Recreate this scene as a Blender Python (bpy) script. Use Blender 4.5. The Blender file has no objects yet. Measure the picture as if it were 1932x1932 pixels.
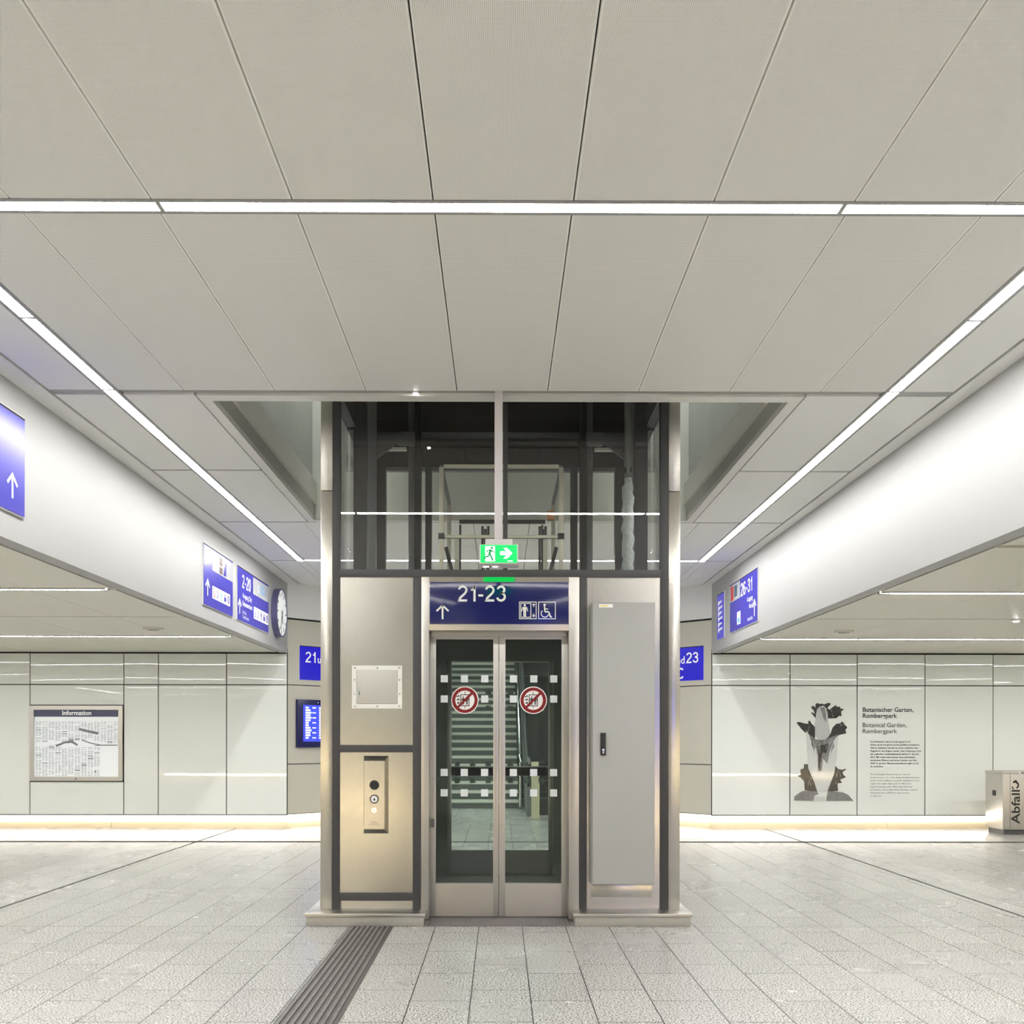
import bpy, bmesh, math, random
from mathutils import Matrix, Vector

random.seed(7)
C = bpy.context.collection
SC = bpy.context.scene
PI = math.pi

# ------------------------------------------------------------------ camera
cd = bpy.data.cameras.new('camera')
cam = bpy.data.objects.new('camera', cd)
C.objects.link(cam)
cam.location = (0, 0, 1.30)
cam.rotation_euler = (PI / 2, -0.0012, -0.0045)
cd.sensor_width = 36.0
cd.lens = 36.0
cd.shift_x = 0.0069
cd.shift_y = 0.2218
cd.clip_start = 0.05
cd.clip_end = 200
SC.camera = cam

# ------------------------------------------------------------------ world, exposure
w = bpy.data.worlds.new('world')
SC.world = w
w.use_nodes = True
w.node_tree.nodes['Background'].inputs[0].default_value = (0.8, 0.85, 0.9, 1)
w.node_tree.nodes['Background'].inputs[1].default_value = 0.05
SC.view_settings.view_transform = 'Standard'
SC.view_settings.look = 'None'
SC.view_settings.exposure = 0.12
SC.view_settings.gamma = 1.0
SC.view_settings.use_curve_mapping = False
SC.cycles.transparent_max_bounces = 24
SC.cycles.max_bounces = 14
SC.cycles.diffuse_bounces = 8
SC.cycles.caustics_reflective = True
SC.cycles.sample_clamp_indirect = 8.0

# strengths of the lamps, real and added
S_MAIN = 59.0       # line lights in the high ceiling
S_SIDE = 84.0        # line lights in the low side ceilings
S_COVE = 11.0        # light line along the foot of the walls
S_UPPER_FILL = 19.0      # added unseen lamps to brighten the lift opening's walls
S_HALL_FILL = 64.0        # line lights added to brighten the stairs behind the lift

# ------------------------------------------------------------------ materials
def srgb(r, g, b):
    f = lambda c: ((c / 255 + 0.055) / 1.055) ** 2.4 if c > 10 else c / 255 / 12.92
    return (f(r), f(g), f(b))

def newmat(name):
    m = bpy.data.materials.new(name)
    m.use_nodes = True
    nt = m.node_tree
    return m, nt, nt.nodes, nt.links, nt.nodes['Principled BSDF']

def mat(name, base, rough=0.5, metal=0.0, spec=0.5, emit=None, es=0.0, coat=0.0, var=0.0, vscale=8.0):
    m, nt, N, L, b = newmat(name)
    b.inputs['Base Color'].default_value = (*base, 1)
    b.inputs['Roughness'].default_value = rough
    b.inputs['Metallic'].default_value = metal
    b.inputs['Specular IOR Level'].default_value = spec
    b.inputs['Coat Weight'].default_value = coat
    b.inputs['Coat Roughness'].default_value = 0.03
    if emit:
        b.inputs['Emission Color'].default_value = (*emit, 1)
        b.inputs['Emission Strength'].default_value = es
    if var:
        tc = N.new('ShaderNodeTexCoord')
        nz = N.new('ShaderNodeTexNoise')
        nz.inputs['Scale'].default_value = vscale
        nz.inputs['Detail'].default_value = 4
        L.new(tc.outputs['Object'], nz.inputs['Vector'])
        mr = N.new('ShaderNodeMapRange')
        mr.inputs['To Min'].default_value = 1 - var
        mr.inputs['To Max'].default_value = 1 + var
        L.new(nz.outputs['Fac'], mr.inputs['Value'])
        mx = N.new('ShaderNodeVectorMath'); mx.operation = 'SCALE'
        mx.inputs[0].default_value = base
        L.new(mr.outputs['Result'], mx.inputs['Scale'])
        L.new(mx.outputs['Vector'], b.inputs['Base Color'])
    return m

def emat(name, col, s):
    m, nt, N, L, b = newmat(name)
    N.remove(b)
    e = N.new('ShaderNodeEmission')
    e.inputs['Color'].default_value = (*col, 1)
    e.inputs['Strength'].default_value = s
    L.new(e.outputs[0], N['Material Output'].inputs['Surface'])
    return m

def glass(name, tint, refl=0.04, grough=0.0):
    """a thin pane: tinted straight transmission under a Fresnel reflection"""
    m, nt, N, L, b = newmat(name)
    N.remove(b)
    t = N.new('ShaderNodeBsdfTransparent'); t.inputs['Color'].default_value = (*tint, 1)
    g = N.new('ShaderNodeBsdfGlossy'); g.inputs['Roughness'].default_value = grough
    lw = N.new('ShaderNodeLayerWeight'); lw.inputs['Blend'].default_value = 0.5
    p = N.new('ShaderNodeMath'); p.operation = 'POWER'; p.inputs[1].default_value = 5
    L.new(lw.outputs['Facing'], p.inputs[0])
    a = N.new('ShaderNodeMath'); a.operation = 'MULTIPLY_ADD'
    a.inputs[1].default_value = 1 - refl; a.inputs[2].default_value = refl
    L.new(p.outputs[0], a.inputs[0])
    mx = N.new('ShaderNodeMixShader')
    L.new(a.outputs[0], mx.inputs[0]); L.new(t.outputs[0], mx.inputs[1]); L.new(g.outputs[0], mx.inputs[2])
    L.new(mx.outputs[0], N['Material Output'].inputs['Surface'])
    return m

def steel(name, base, r0, r1):
    m, nt, N, L, b = newmat(name)
    b.inputs['Base Color'].default_value = (*base, 1)
    b.inputs['Metallic'].default_value = 1.0
    tc = N.new('ShaderNodeTexCoord')
    n2 = N.new('ShaderNodeTexNoise'); n2.inputs['Scale'].default_value = 2.2; n2.inputs['Detail'].default_value = 2
    L.new(tc.outputs['Object'], n2.inputs['Vector'])
    mr = N.new('ShaderNodeMapRange')
    mr.inputs['From Min'].default_value = 0.3; mr.inputs['From Max'].default_value = 0.7
    mr.inputs['To Min'].default_value = r0; mr.inputs['To Max'].default_value = r1
    L.new(n2.outputs['Fac'], mr.inputs['Value']); L.new(mr.outputs[0], b.inputs['Roughness'])
    return m

def floor_mat(name, light=1.0, rough=0.27):
    m, nt, N, L, b = newmat(name)
    tc = N.new('ShaderNodeTexCoord')
    sp = N.new('ShaderNodeSeparateXYZ'); L.new(tc.outputs['Object'], sp.inputs[0])
    cb = N.new('ShaderNodeCombineXYZ')
    ax = N.new('ShaderNodeMath'); ax.inputs[1].default_value = 60 - 7.105
    ay = N.new('ShaderNodeMath'); ay.inputs[1].default_value = 60 - 0.153
    L.new(sp.outputs['Y'], ax.inputs[0]); L.new(sp.outputs['X'], ay.inputs[0])
    L.new(ax.outputs[0], cb.inputs['X']); L.new(ay.outputs[0], cb.inputs['Y'])
    def brick(mortar):
        br = N.new('ShaderNodeTexBrick')
        br.inputs['Scale'].default_value = 1.0
        br.inputs['Brick Width'].default_value = 0.6
        br.inputs['Row Height'].default_value = 0.3
        br.inputs['Mortar Size'].default_value = mortar
        br.inputs['Mortar Smooth'].default_value = 0.0
        br.inputs['Color1'].default_value = (0.94, 0.94, 0.94, 1)
        br.inputs['Color2'].default_value = (1.05, 1.05, 1.05, 1)
        br.inputs['Mortar'].default_value = (0.10, 0.10, 0.10, 1)
        br.offset = 0.37; br.offset_frequency = 2
        L.new(cb.outputs[0], br.inputs['Vector'])
        return br
    br = brick(0.003)
    n1 = N.new('ShaderNodeTexNoise'); n1.inputs['Scale'].default_value = 105; n1.inputs['Detail'].default_value = 2.0
    n1.inputs['Roughness'].default_value = 0.6
    L.new(tc.outputs['Object'], n1.inputs['Vector'])
    rp = N.new('ShaderNodeValToRGB')
    e = rp.color_ramp.elements
    e[0].position = 0.40; e[0].color = (0.075 * light, 0.074 * light, 0.07 * light, 1)
    e[1].position = 0.62; e[1].color = (0.66 * light, 0.65 * light, 0.62 * light, 1)
    k = e.new(0.47); k.color = (0.43 * light, 0.425 * light, 0.40 * light, 1)
    L.new(n1.outputs['Fac'], rp.inputs[0])
    mu = N.new('ShaderNodeMix'); mu.data_type = 'RGBA'; mu.blend_type = 'MULTIPLY'; mu.inputs[0].default_value = 1.0
    L.new(rp.outputs[0], mu.inputs[6]); L.new(br.outputs['Color'], mu.inputs[7])
    # the one straight cross joint in front of the lift
    sb = N.new('ShaderNodeMath'); sb.operation = 'SUBTRACT'; sb.inputs[1].default_value = 7.105
    ab = N.new('ShaderNodeMath'); ab.operation = 'ABSOLUTE'
    lt = N.new('ShaderNodeMath'); lt.operation = 'LESS_THAN'; lt.inputs[1].default_value = 0.004
    L.new(sp.outputs['Y'], sb.inputs[0]); L.new(sb.outputs[0], ab.inputs[0]); L.new(ab.outputs[0], lt.inputs[0])
    m2 = N.new('ShaderNodeMix'); m2.data_type = 'RGBA'
    L.new(lt.outputs[0], m2.inputs[0]); L.new(mu.outputs[2], m2.inputs[6]); m2.inputs[7].default_value = (0.06, 0.06, 0.055, 1)
    L.new(m2.outputs[2], b.inputs['Base Color'])
    b.inputs['Specular IOR Level'].default_value = 0.38
    n3 = N.new('ShaderNodeTexNoise'); n3.inputs['Scale'].default_value = 1.3; n3.inputs['Detail'].default_value = 5
    L.new(tc.outputs['Object'], n3.inputs['Vector'])
    mr = N.new('ShaderNodeMapRange'); mr.inputs['To Min'].default_value = rough - 0.03; mr.inputs['To Max'].default_value = rough + 0.03
    L.new(n3.outputs['Fac'], mr.inputs['Value']); L.new(mr.outputs[0], b.inputs['Roughness'])
    return m

def perforated(name, base):
    """painted metal with 6 mm pitch holes; a plain margin runs along each panel seam"""
    m, nt, N, L, b = newmat(name)
    b.inputs['Roughness'].default_value = 0.55
    tc = N.new('ShaderNodeTexCoord')
    sp = N.new('ShaderNodeSeparateXYZ'); L.new(tc.outputs['Object'], sp.inputs[0])
    def op(o, a, bv=None, cv=None):
        n = N.new('ShaderNodeMath'); n.operation = o
        for i, x in enumerate((a, bv, cv)):
            if x is None: continue
            if isinstance(x, (int, float)): n.inputs[i].default_value = x
            else: L.new(x, n.inputs[i])
        return n.outputs[0]
    pitch = 0.006
    fx = op('SUBTRACT', op('FRACT', op('MULTIPLY', op('ADD', sp.outputs['X'], 60.0), 1 / pitch)), 0.5)
    fy = op('SUBTRACT', op('FRACT', op('MULTIPLY', op('ADD', sp.outputs['Y'], 60.0), 1 / pitch)), 0.5)
    d = op('ADD', op('MULTIPLY', fx, fx), op('MULTIPLY', fy, fy))
    hole = op('LESS_THAN', d, 0.085)
    sx = op('ABSOLUTE', op('SUBTRACT', op('FRACT', op('DIVIDE', op('ADD', sp.outputs['X'], 59.0 + 0.285), 0.59)), 0.5))
    inside = op('LESS_THAN', sx, 0.482)
    fac = op('MULTIPLY', hole, inside)
    mx = N.new('ShaderNodeMix'); mx.data_type = 'RGBA'
    L.new(fac, mx.inputs[0])
    mx.inputs[6].default_value = (*base, 1)
    mx.inputs[7].default_value = (0.50, 0.49, 0.45, 1)
    L.new(mx.outputs[2], b.inputs['Base Color'])
    return m

M = {}
M['ceiling'] = perforated('ceiling_perforated_metal', (0.95, 0.945, 0.90))
M['ceiling_plain'] = mat('ceiling_painted_metal', (0.90, 0.90, 0.87), 0.5)
M['low_ceiling'] = mat('low_ceiling_metal', (0.72, 0.705, 0.62), 0.4, var=0.03, vscale=1.5)
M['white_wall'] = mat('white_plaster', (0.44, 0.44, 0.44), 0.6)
M['gap'] = mat('dark_gap', (0.02, 0.02, 0.018), 0.8)
M['profile'] = mat('grey_profile', (0.34, 0.34, 0.325), 0.45)
M['trim_white'] = mat('pale_trim', (0.76, 0.755, 0.71), 0.4)
M['floor'] = floor_mat('granite_tiles', 0.84)
M['joint'] = mat('joint_rubber', (0.035, 0.033, 0.03), 0.7)
M['wall_glass'] = mat('white_backed_glass', (0.80, 0.83, 0.795), 0.012, spec=0.6)
M['beige'] = mat('beige_enamel', (0.58, 0.56, 0.48), 0.35, var=0.02, vscale=2)
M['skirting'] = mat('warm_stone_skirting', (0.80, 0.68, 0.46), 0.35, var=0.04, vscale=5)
M['steel'] = steel('brushed_steel', (0.48, 0.464, 0.42), 0.22, 0.27)
M['steel_polished'] = steel('polished_steel', (0.60, 0.585, 0.54), 0.07, 0.11)
M['steel_soft'] = steel('satin_steel', (0.50, 0.487, 0.455), 0.30, 0.36)
M['steel_flat'] = steel('satin_steel_cross', (0.62, 0.61, 0.58), 0.3, 0.38)
M['chrome'] = mat('bright_metal', (0.78, 0.78, 0.77), 0.15, metal=1.0)
M['dark_frame'] = mat('anthracite_paint', (0.042, 0.042, 0.044), 0.42, var=0.06, vscale=12)
M['shaft_dark'] = mat('shaft_dark_sheet', (0.03, 0.029, 0.027), 0.45, var=0.15, vscale=4)
M['shaft_grey'] = mat('shaft_grey_metal', (0.22, 0.225, 0.23), 0.4, metal=0.3)
M['alu'] = mat('raw_aluminium', (0.60, 0.585, 0.48), 0.42, metal=0.4)
M['black'] = mat('black_plastic', (0.008, 0.008, 0.009), 0.4)
M['cabinet'] = mat('grey_lacquer', (0.36, 0.362, 0.35), 0.5, var=0.03, vscale=6)
M['glass'] = glass('clear_glass', (0.99, 0.997, 0.99), 0.045)
M['door_glass'] = glass('tinted_door_glass', (0.90, 0.94, 0.915), 0.04)
M['cabin_wall'] = mat('cabin_dark_panel', (0.25, 0.28, 0.25), 0.2, metal=0.3)
M['cabin_floor'] = mat('cabin_floor_rubber', (0.11, 0.11, 0.10), 0.55, var=0.2, vscale=30)
M['led'] = emat('led_diffuser', (1.0, 0.985, 0.96), S_MAIN)
M['led_side'] = emat('led_diffuser_side', (1.0, 0.97, 0.95), S_SIDE)
M['led_cove'] = emat('led_cove', (1.0, 0.93, 0.84), S_COVE)
M['led_cove_back'] = emat('led_cove_warm', (1.0, 0.78, 0.48), 34.0)
M['screen_far'] = mat('screen_blue_far', (0.02, 0.03, 0.2), 0.2, emit=srgb(60, 72, 240), es=7.0)
M['fill_hall'] = emat('fill_hall', (0.95, 1.0, 0.96), S_HALL_FILL)
M['fill_upper'] = emat('fill_upper', (1.0, 0.98, 0.94), S_UPPER_FILL)
M['spot'] = emat('spot_lens', (1.0, 0.98, 0.9), 60.0)
M['navy'] = mat('navy_enamel', srgb(14, 22, 92), 0.12)
M['blue_lit'] = mat('backlit_blue', srgb(48, 42, 168), 0.28, emit=srgb(60, 50, 190), es=0.14)
M['blue_deep'] = mat('backlit_deep_blue', srgb(28, 24, 150), 0.1, emit=srgb(34, 28, 190), es=0.6)
M['white_lit'] = mat('backlit_white', (0.85, 0.85, 0.85), 0.3, emit=(1, 1, 1), es=0.2)
M['white_print'] = mat('white_print', (0.86, 0.86, 0.84), 0.4)
M['pale_lit'] = mat('backlit_pale', (0.46, 0.47, 0.50), 0.25, emit=(0.8, 0.82, 0.9), es=0.06)
M['cyan_lit'] = mat('backlit_cyan', srgb(70, 160, 225), 0.3, emit=srgb(70, 160, 225), es=0.5)
M['red_lit'] = mat('backlit_red', srgb(180, 40, 50), 0.3, emit=srgb(180, 40, 50), es=0.3)
M['brown_print'] = mat('brown_print', srgb(80, 50, 40), 0.4)
M['teal_print'] = mat('teal_print', srgb(60, 95, 120), 0.4)
M['screen_navy'] = mat('screen_bezel', srgb(20, 24, 84), 0.2)
M['screen_blue'] = mat('screen_blue', (0.02, 0.03, 0.2), 0.2, emit=srgb(52, 70, 235), es=1.1)
M['green_lit'] = mat('exit_green', (0.0, 0.28, 0.06), 0.3, emit=(0.0, 0.95, 0.13), es=1.0)
M['exit_figure'] = mat('exit_figure_green', (0.0, 0.22, 0.07), 0.3, emit=(0.0, 0.5, 0.12), es=0.35)
M['exit_white'] = mat('exit_white', (0.9, 0.9, 0.9), 0.3, emit=(1, 1, 1), es=1.3)
M['housing'] = mat('pale_housing', (0.62, 0.60, 0.60), 0.4)
M['red'] = mat('prohibition_red', srgb(128, 6, 12), 0.35)
M['frost'] = mat('frosted_film', (0.66, 0.70, 0.72), 0.5)
M['ink'] = mat('black_ink', (0.012, 0.012, 0.012), 0.35)
M['ink_grey'] = mat('grey_ink', (0.10, 0.10, 0.10), 0.35)
M['poster'] = mat('poster_paper_glow', (0.80, 0.81, 0.84), 0.25, emit=(0.92, 0.94, 1.0), es=0.26)  # slight glow put into the paper to brighten it
M['poster_head'] = mat('poster_header', srgb(62, 68, 108), 0.25)
M['plant_dark'] = mat('print_dark_grey', (0.045, 0.045, 0.045), 0.12, var=0.7, vscale=30)
M['plant_mid'] = mat('print_mid_grey', (0.22, 0.22, 0.22), 0.1, var=0.35, vscale=14)
M['plant_light'] = mat('print_light_grey', (0.50, 0.51, 0.51), 0.08, var=0.15, vscale=10)
M['plant_pale'] = mat('print_pale_grey', (0.64, 0.66, 0.65), 0.06, var=0.06, vscale=10)
M['tactile'] = mat('tactile_black_stone', (0.055, 0.052, 0.048), 0.5, var=0.6, vscale=25)
M['grille'] = mat('sill_metal', (0.30, 0.28, 0.29), 0.4, metal=0.7)
M['stone_plinth'] = steel('plinth_steel', (0.52, 0.51, 0.48), 0.3, 0.38)
M['stone_face'] = mat('plinth_face', (0.36, 0.35, 0.32), 0.4, metal=0.3, var=0.12, vscale=20)
M['step_dark'] = mat('step_riser_dark', (0.10, 0.11, 0.105), 0.5, var=0.15, vscale=10)
M['step_edge'] = mat('step_edge_pale', (0.75, 0.74, 0.66), 0.5)
M['hall_tile'] = mat('hall_dark_tile', (0.16, 0.17, 0.165), 0.4, var=0.1, vscale=5)
M['orange'] = mat('orange_plastic', srgb(190, 120, 70), 0.4)
M['bag'] = mat('cable_sleeve', (0.50, 0.55, 0.55), 0.3, var=0.4, vscale=40)
M['clock_rim'] = mat('clock_rim_blue_grey', srgb(92, 90, 130), 0.35)
M['clock_face'] = mat('clock_face', (0.85, 0.87, 0.86), 0.3, emit=(0.95, 1, 0.98), es=0.35)
M['bin'] = steel('bin_steel', (0.58, 0.555, 0.51), 0.3, 0.42)
M['upstand'] = mat('opening_upstand', (0.50, 0.50, 0.455), 0.5)
M['ledge'] = mat('opening_ledge', (0.68, 0.68, 0.62), 0.4)
M['rear_upstand'] = mat('rear_upstand', (0.78, 0.82, 0.75), 0.4)
M['lintel_lightened'] = mat('lintel_white_lightened', (0.86, 0.86, 0.85), 0.6)  # bulkhead white made lighter to offset the weak light on these walls
M['upper_glass'] = mat('upper_wall_glass', (0.34, 0.365, 0.335), 0.15, var=0.1, vscale=2)

# ------------------------------------------------------------------ mesh helpers
class MB:
    def __init__(s):
        s.v, s.f, s.m = [], [], []
    def add(s, vs, fs, m=0):
        o = len(s.v)
        s.v += [tuple(x) for x in vs]
        s.f += [tuple(i + o for i in f) for f in fs]
        s.m += [m] * len(fs)
        return s
    def box(s, x0, x1, y0, y1, z0, z1, m=0, bev=0.0):
        x0, x1 = min(x0, x1), max(x0, x1); y0, y1 = min(y0, y1), max(y0, y1); z0, z1 = min(z0, z1), max(z0, z1)
        if bev <= 0:
            vs = [(x, y, z) for z in (z0, z1) for x, y in ((x0, y0), (x1, y0), (x1, y1), (x0, y1))]
            return s.add(vs, [(0, 3, 2, 1), (4, 5, 6, 7), (0, 1, 5, 4), (1, 2, 6, 5), (2, 3, 7, 6), (3, 0, 4, 7)], m)
        bm = bmesh.new()
        bmesh.ops.create_cube(bm, size=1.0)
        for v in bm.verts:
            v.co = Vector(((x0 + x1) / 2 + v.co.x * (x1 - x0), (y0 + y1) / 2 + v.co.y * (y1 - y0), (z0 + z1) / 2 + v.co.z * (z1 - z0)))
        bmesh.ops.bevel(bm, geom=list(bm.edges), offset=bev, segments=2, profile=0.6, affect='EDGES')
        bm.verts.index_update()
        s.add([v.co[:] for v in bm.verts], [[v.index for v in f.verts] for f in bm.faces], m)
        bm.free()
        return s
    def prism(s, pts, a0, a1, axis='y', m=0):
        """polygon extruded along an axis; pts are (x, z) for y, (x, y) for z, (y, z) for x"""
        n = len(pts)
        def P(p, a):
            return {'y': (p[0], a, p[1]), 'z': (p[0], p[1], a), 'x': (a, p[0], p[1])}[axis]
        vs = [P(p, a0) for p in pts] + [P(p, a1) for p in pts]
        fs = [tuple(range(n - 1, -1, -1)), tuple(range(n, 2 * n))] + [(i, (i + 1) % n, n + (i + 1) % n, n + i) for i in range(n)]
        return s.add(vs, fs, m)
    def tube(s, pts, r, n=10, m=0, caps=True):
        pts = [Vector(p) for p in pts]
        o = len(s.v)
        vs, fs = [], []
        for i, p in enumerate(pts):
            d = (pts[min(i + 1, len(pts) - 1)] - pts[max(i - 1, 0)]).normalized()
            a = Vector((0, 0, 1)) if abs(d.z) < 0.9 else Vector((1, 0, 0))
            u = d.cross(a).normalized(); v = d.cross(u).normalized()
            rr = r[i] if isinstance(r, (list, tuple)) else r
            vs += [p + (u * math.cos(2 * PI * k / n) + v * math.sin(2 * PI * k / n)) * rr for k in range(n)]
        for i in range(len(pts) - 1):
            fs += [(i * n + k, i * n + (k + 1) % n, (i + 1) * n + (k + 1) % n, (i + 1) * n + k) for k in range(n)]
        if caps:
            fs += [tuple(range(n - 1, -1, -1)), tuple((len(pts) - 1) * n + k for k in range(n))]
        return s.add(vs, fs, m)
    def disc(s, cx, cz, r, y0, y1, n=32, m=0, sq=1.0):
        return s.prism([(cx + r * math.cos(2 * PI * k / n), cz + r * sq * math.sin(2 * PI * k / n)) for k in range(n)], y0, y1, 'y', m)
    def ring(s, cx, cz, ro, ri, y0, y1, n=40, m=0, a0=0.0, a1=2 * PI):
        full = abs(a1 - a0 - 2 * PI) < 1e-6
        K = n if full else n + 1
        vs, fs = [], []
        for k in range(K):
            a = a0 + (a1 - a0) * k / n
            c, sn = math.cos(a), math.sin(a)
            vs += [(cx + ro * c, y0, cz + ro * sn), (cx + ri * c, y0, cz + ri * sn), (cx + ri * c, y1, cz + ri * sn), (cx + ro * c, y1, cz + ro * sn)]
        for k in range(n):
            j = (k + 1) % K
            for q in range(4):
                fs.append((4 * k + q, 4 * j + q, 4 * j + (q + 1) % 4, 4 * k + (q + 1) % 4))
        if not full:
            fs += [(0, 1, 2, 3), (4 * n + 3, 4 * n + 2, 4 * n + 1, 4 * n)]
        return s.add(vs, fs, m)
    def frame(s, x0, x1, z0, z1, t, y0, y1, m=0):
        s.box(x0, x1, y0, y1, z1 - t, z1, m); s.box(x0, x1, y0, y1, z0, z0 + t, m)
        s.box(x0, x0 + t, y0, y1, z0 + t, z1 - t, m); s.box(x1 - t, x1, y0, y1, z0 + t, z1 - t, m)
        return s
    def line(s, pts, t, y0, y1, m=0):
        """flat strokes of width t through (x, z) points"""
        for (xa, za), (xb, zb) in zip(pts, pts[1:]):
            d = math.hypot(xb - xa, zb - za) or 1e-6
            nx, nz = -(zb - za) / d * t / 2, (xb - xa) / d * t / 2
            s.prism([(xa + nx, za + nz), (xa - nx, za - nz), (xb - nx, zb - nz), (xb + nx, zb + nz)], y0, y1, 'y', m)
        return s
    def build(s, name, mats, parent=None, local=False):
        mats = mats if isinstance(mats, (list, tuple)) else [mats]
        me = bpy.data.meshes.new(name)
        vs = s.v
        root = parent
        while root is not None and root.parent is not None:
            root = root.parent
        if root is not None and root.type == 'EMPTY' and not local:
            inv = (Matrix.Translation(root.location) @ Matrix.Rotation(root.rotation_euler.z, 4, 'Z')).inverted()
            vs = [inv @ Vector(v) for v in vs]
        me.from_pydata(vs, [], s.f)
        for m in mats:
            me.materials.append(M[m] if isinstance(m, str) else m)
        me.polygons.foreach_set('material_index', s.m)
        bm = bmesh.new(); bm.from_mesh(me)
        bmesh.ops.recalc_face_normals(bm, faces=list(bm.faces))
        bm.to_mesh(me); bm.free()
        me.polygons.foreach_set('use_smooth', [True] * len(me.polygons))
        me.set_sharp_from_angle(angle=math.radians(35))
        me.update()
        o = bpy.data.objects.new(name, me)
        C.objects.link(o)
        if parent is not None:
            o.parent = parent
        return o

def thing(name, label, cat, loc=(0, 0, 0), rz=0.0, group=None):
    o = bpy.data.objects.new(name, None)
    C.objects.link(o)
    o.empty_display_size = 0.1
    o.location = loc; o.rotation_euler = (0, 0, rz)
    o['label'] = label; o['category'] = cat
    if group: o['group'] = group
    return o

def tag(o, label, cat, group=None):
    o['label'] = label; o['category'] = cat
    if group: o['group'] = group
    return o

def struct(name, mb, mats, parent=None):
    o = mb.build(name, mats, parent)
    if parent is None: o['kind'] = 'structure'
    return o

# lettering: the built-in font turned into mesh
def _font_mesh(txt, bold, res=3):
    cu = bpy.data.curves.new('lettering', 'FONT')
    cu.body = txt; cu.size = 1.0; cu.offset = bold; cu.resolution_u = res; cu.space_line = 0.95
    ob = bpy.data.objects.new('lettering', cu)
    me = bpy.data.meshes.new_from_object(ob)
    vs = [tuple(v.co) for v in me.vertices]; fs = [tuple(p.vertices) for p in me.polygons]
    bpy.data.objects.remove(ob); bpy.data.curves.remove(cu); bpy.data.meshes.remove(me)
    return vs, fs
_h = _font_mesh('H', 0.0)
CAP = max(v[1] for v in _h[0])

def text(mb, txt, x, z, cap, y, m=0, bold=0.0, width=None, align='l', res=3, rot=0.0):
    """writing in the plane y = const, baseline at z, capital height cap"""
    vs, fs = _font_mesh(txt, bold, res)
    if not vs: return mb
    x0 = min(v[0] for v in vs); x1 = max(v[0] for v in vs)
    k = cap / CAP
    kx = k if width is None else width / (x1 - x0)
    wd = (x1 - x0) * kx
    ox = {'l': 0, 'c': -wd / 2, 'r': -wd}[align]
    out = []
    for v in vs:
        a, b = (v[0] - x0) * kx + ox, v[1] * k
        c, s = math.cos(rot), math.sin(rot)
        out.append((x + a * c - b * s, y, z + a * s + b * c))
    return mb.add(out, fs, m)

def stroke(mb, pts, t, y0, y1, m=0):
    """mitred stroke of width t along (x, z) points"""
    P = [Vector(p) for p in pts]
    L_, R_ = [], []
    for i, p in enumerate(P):
        a = (P[i] - P[i - 1]).normalized() if i else (P[1] - P[0]).normalized()
        b = (P[i + 1] - P[i]).normalized() if i < len(P) - 1 else a
        n1, n2 = Vector((-a.y, a.x)), Vector((-b.y, b.x))
        n = (n1 + n2)
        n = n.normalized() if n.length > 1e-6 else n1
        k = t / 2 / max(0.45, n.dot(n1))
        L_.append(p + n * k); R_.append(p - n * k)
    n = len(P)
    vs = [(q.x, y, q.y) for y in (y0, y1) for q in L_ + R_]
    fs = []
    for i in range(n - 1):
        fs += [(i, i + 1, n + i + 1, n + i), (2 * n + i, 3 * n + i, 3 * n + i + 1, 2 * n + i + 1), (i, 2 * n + i, 2 * n + i + 1, i + 1), (n + i, n + i + 1, 3 * n + i + 1, 3 * n + i)]
    fs += [(0, n, 3 * n, 2 * n), (n - 1, 3 * n - 1, 4 * n - 1, 2 * n - 1)]
    return mb.add(vs, fs, m)

def arc(cx, cz, rx, rz, a0, a1, n=14):
    return [(cx + rx * math.cos(math.radians(a0 + (a1 - a0) * k / n)), cz + rz * math.sin(math.radians(a0 + (a1 - a0) * k / n))) for k in range(n + 1)]

def digits(mb, txt, x, z, h, y, width=None, t=0.135, m=0, align='l', th=0.0015):
    """grotesque numerals drawn as strokes; h is their height"""
    adv = {'1': 0.50, '-': 0.42}
    tot = sum(adv.get(c, 0.66) for c in txt) - 0.09
    k = h if width is None else width / tot
    x -= {'l': 0, 'c': tot * k / 2, 'r': tot * k}[align]
    e = t / 2
    for c in txt:
        G = []
        if c == '1': G = [[(0.10, 0.72), (0.22, 0.75), (0.285, 0.83), (0.30, 1.0 - 0.01)], [(0.305, 1.0), (0.305, 0.0)]]
        elif c == '2': G = [arc(0.28, 0.715, 0.215, 0.22, 172, -25, 16) + [(0.40, 0.50), (0.24, 0.34), (0.13, 0.22), (0.075, e), (0.10, e), (0.535, e)]]
        elif c == '3': G = [arc(0.27, 0.735, 0.195, 0.20, 168, -78, 16) + [(0.22, 0.535)], [(0.22, 0.53)] + arc(0.27, 0.30, 0.22, 0.235, 80, -168, 18)]
        elif c == '0': G = [arc(0.28, 0.5, 0.215, 0.435, 90, 450, 28)]
        elif c == '6': G = [arc(0.285, 0.31, 0.215, 0.243, 90, 450, 24), arc(0.30, 0.60, 0.235, 0.335, 40, 185, 14) + [(0.065, 0.33)]]
        elif c == '-': G = [[(0.03, 0.38), (0.31, 0.38)]]
        for g_ in G:
            stroke(mb, [(x + p[0] * k, z + p[1] * h) for p in g_], t * h, y - th, y + 0.0004, m)
        x += adv.get(c, 0.66) * k
    return mb

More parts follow.
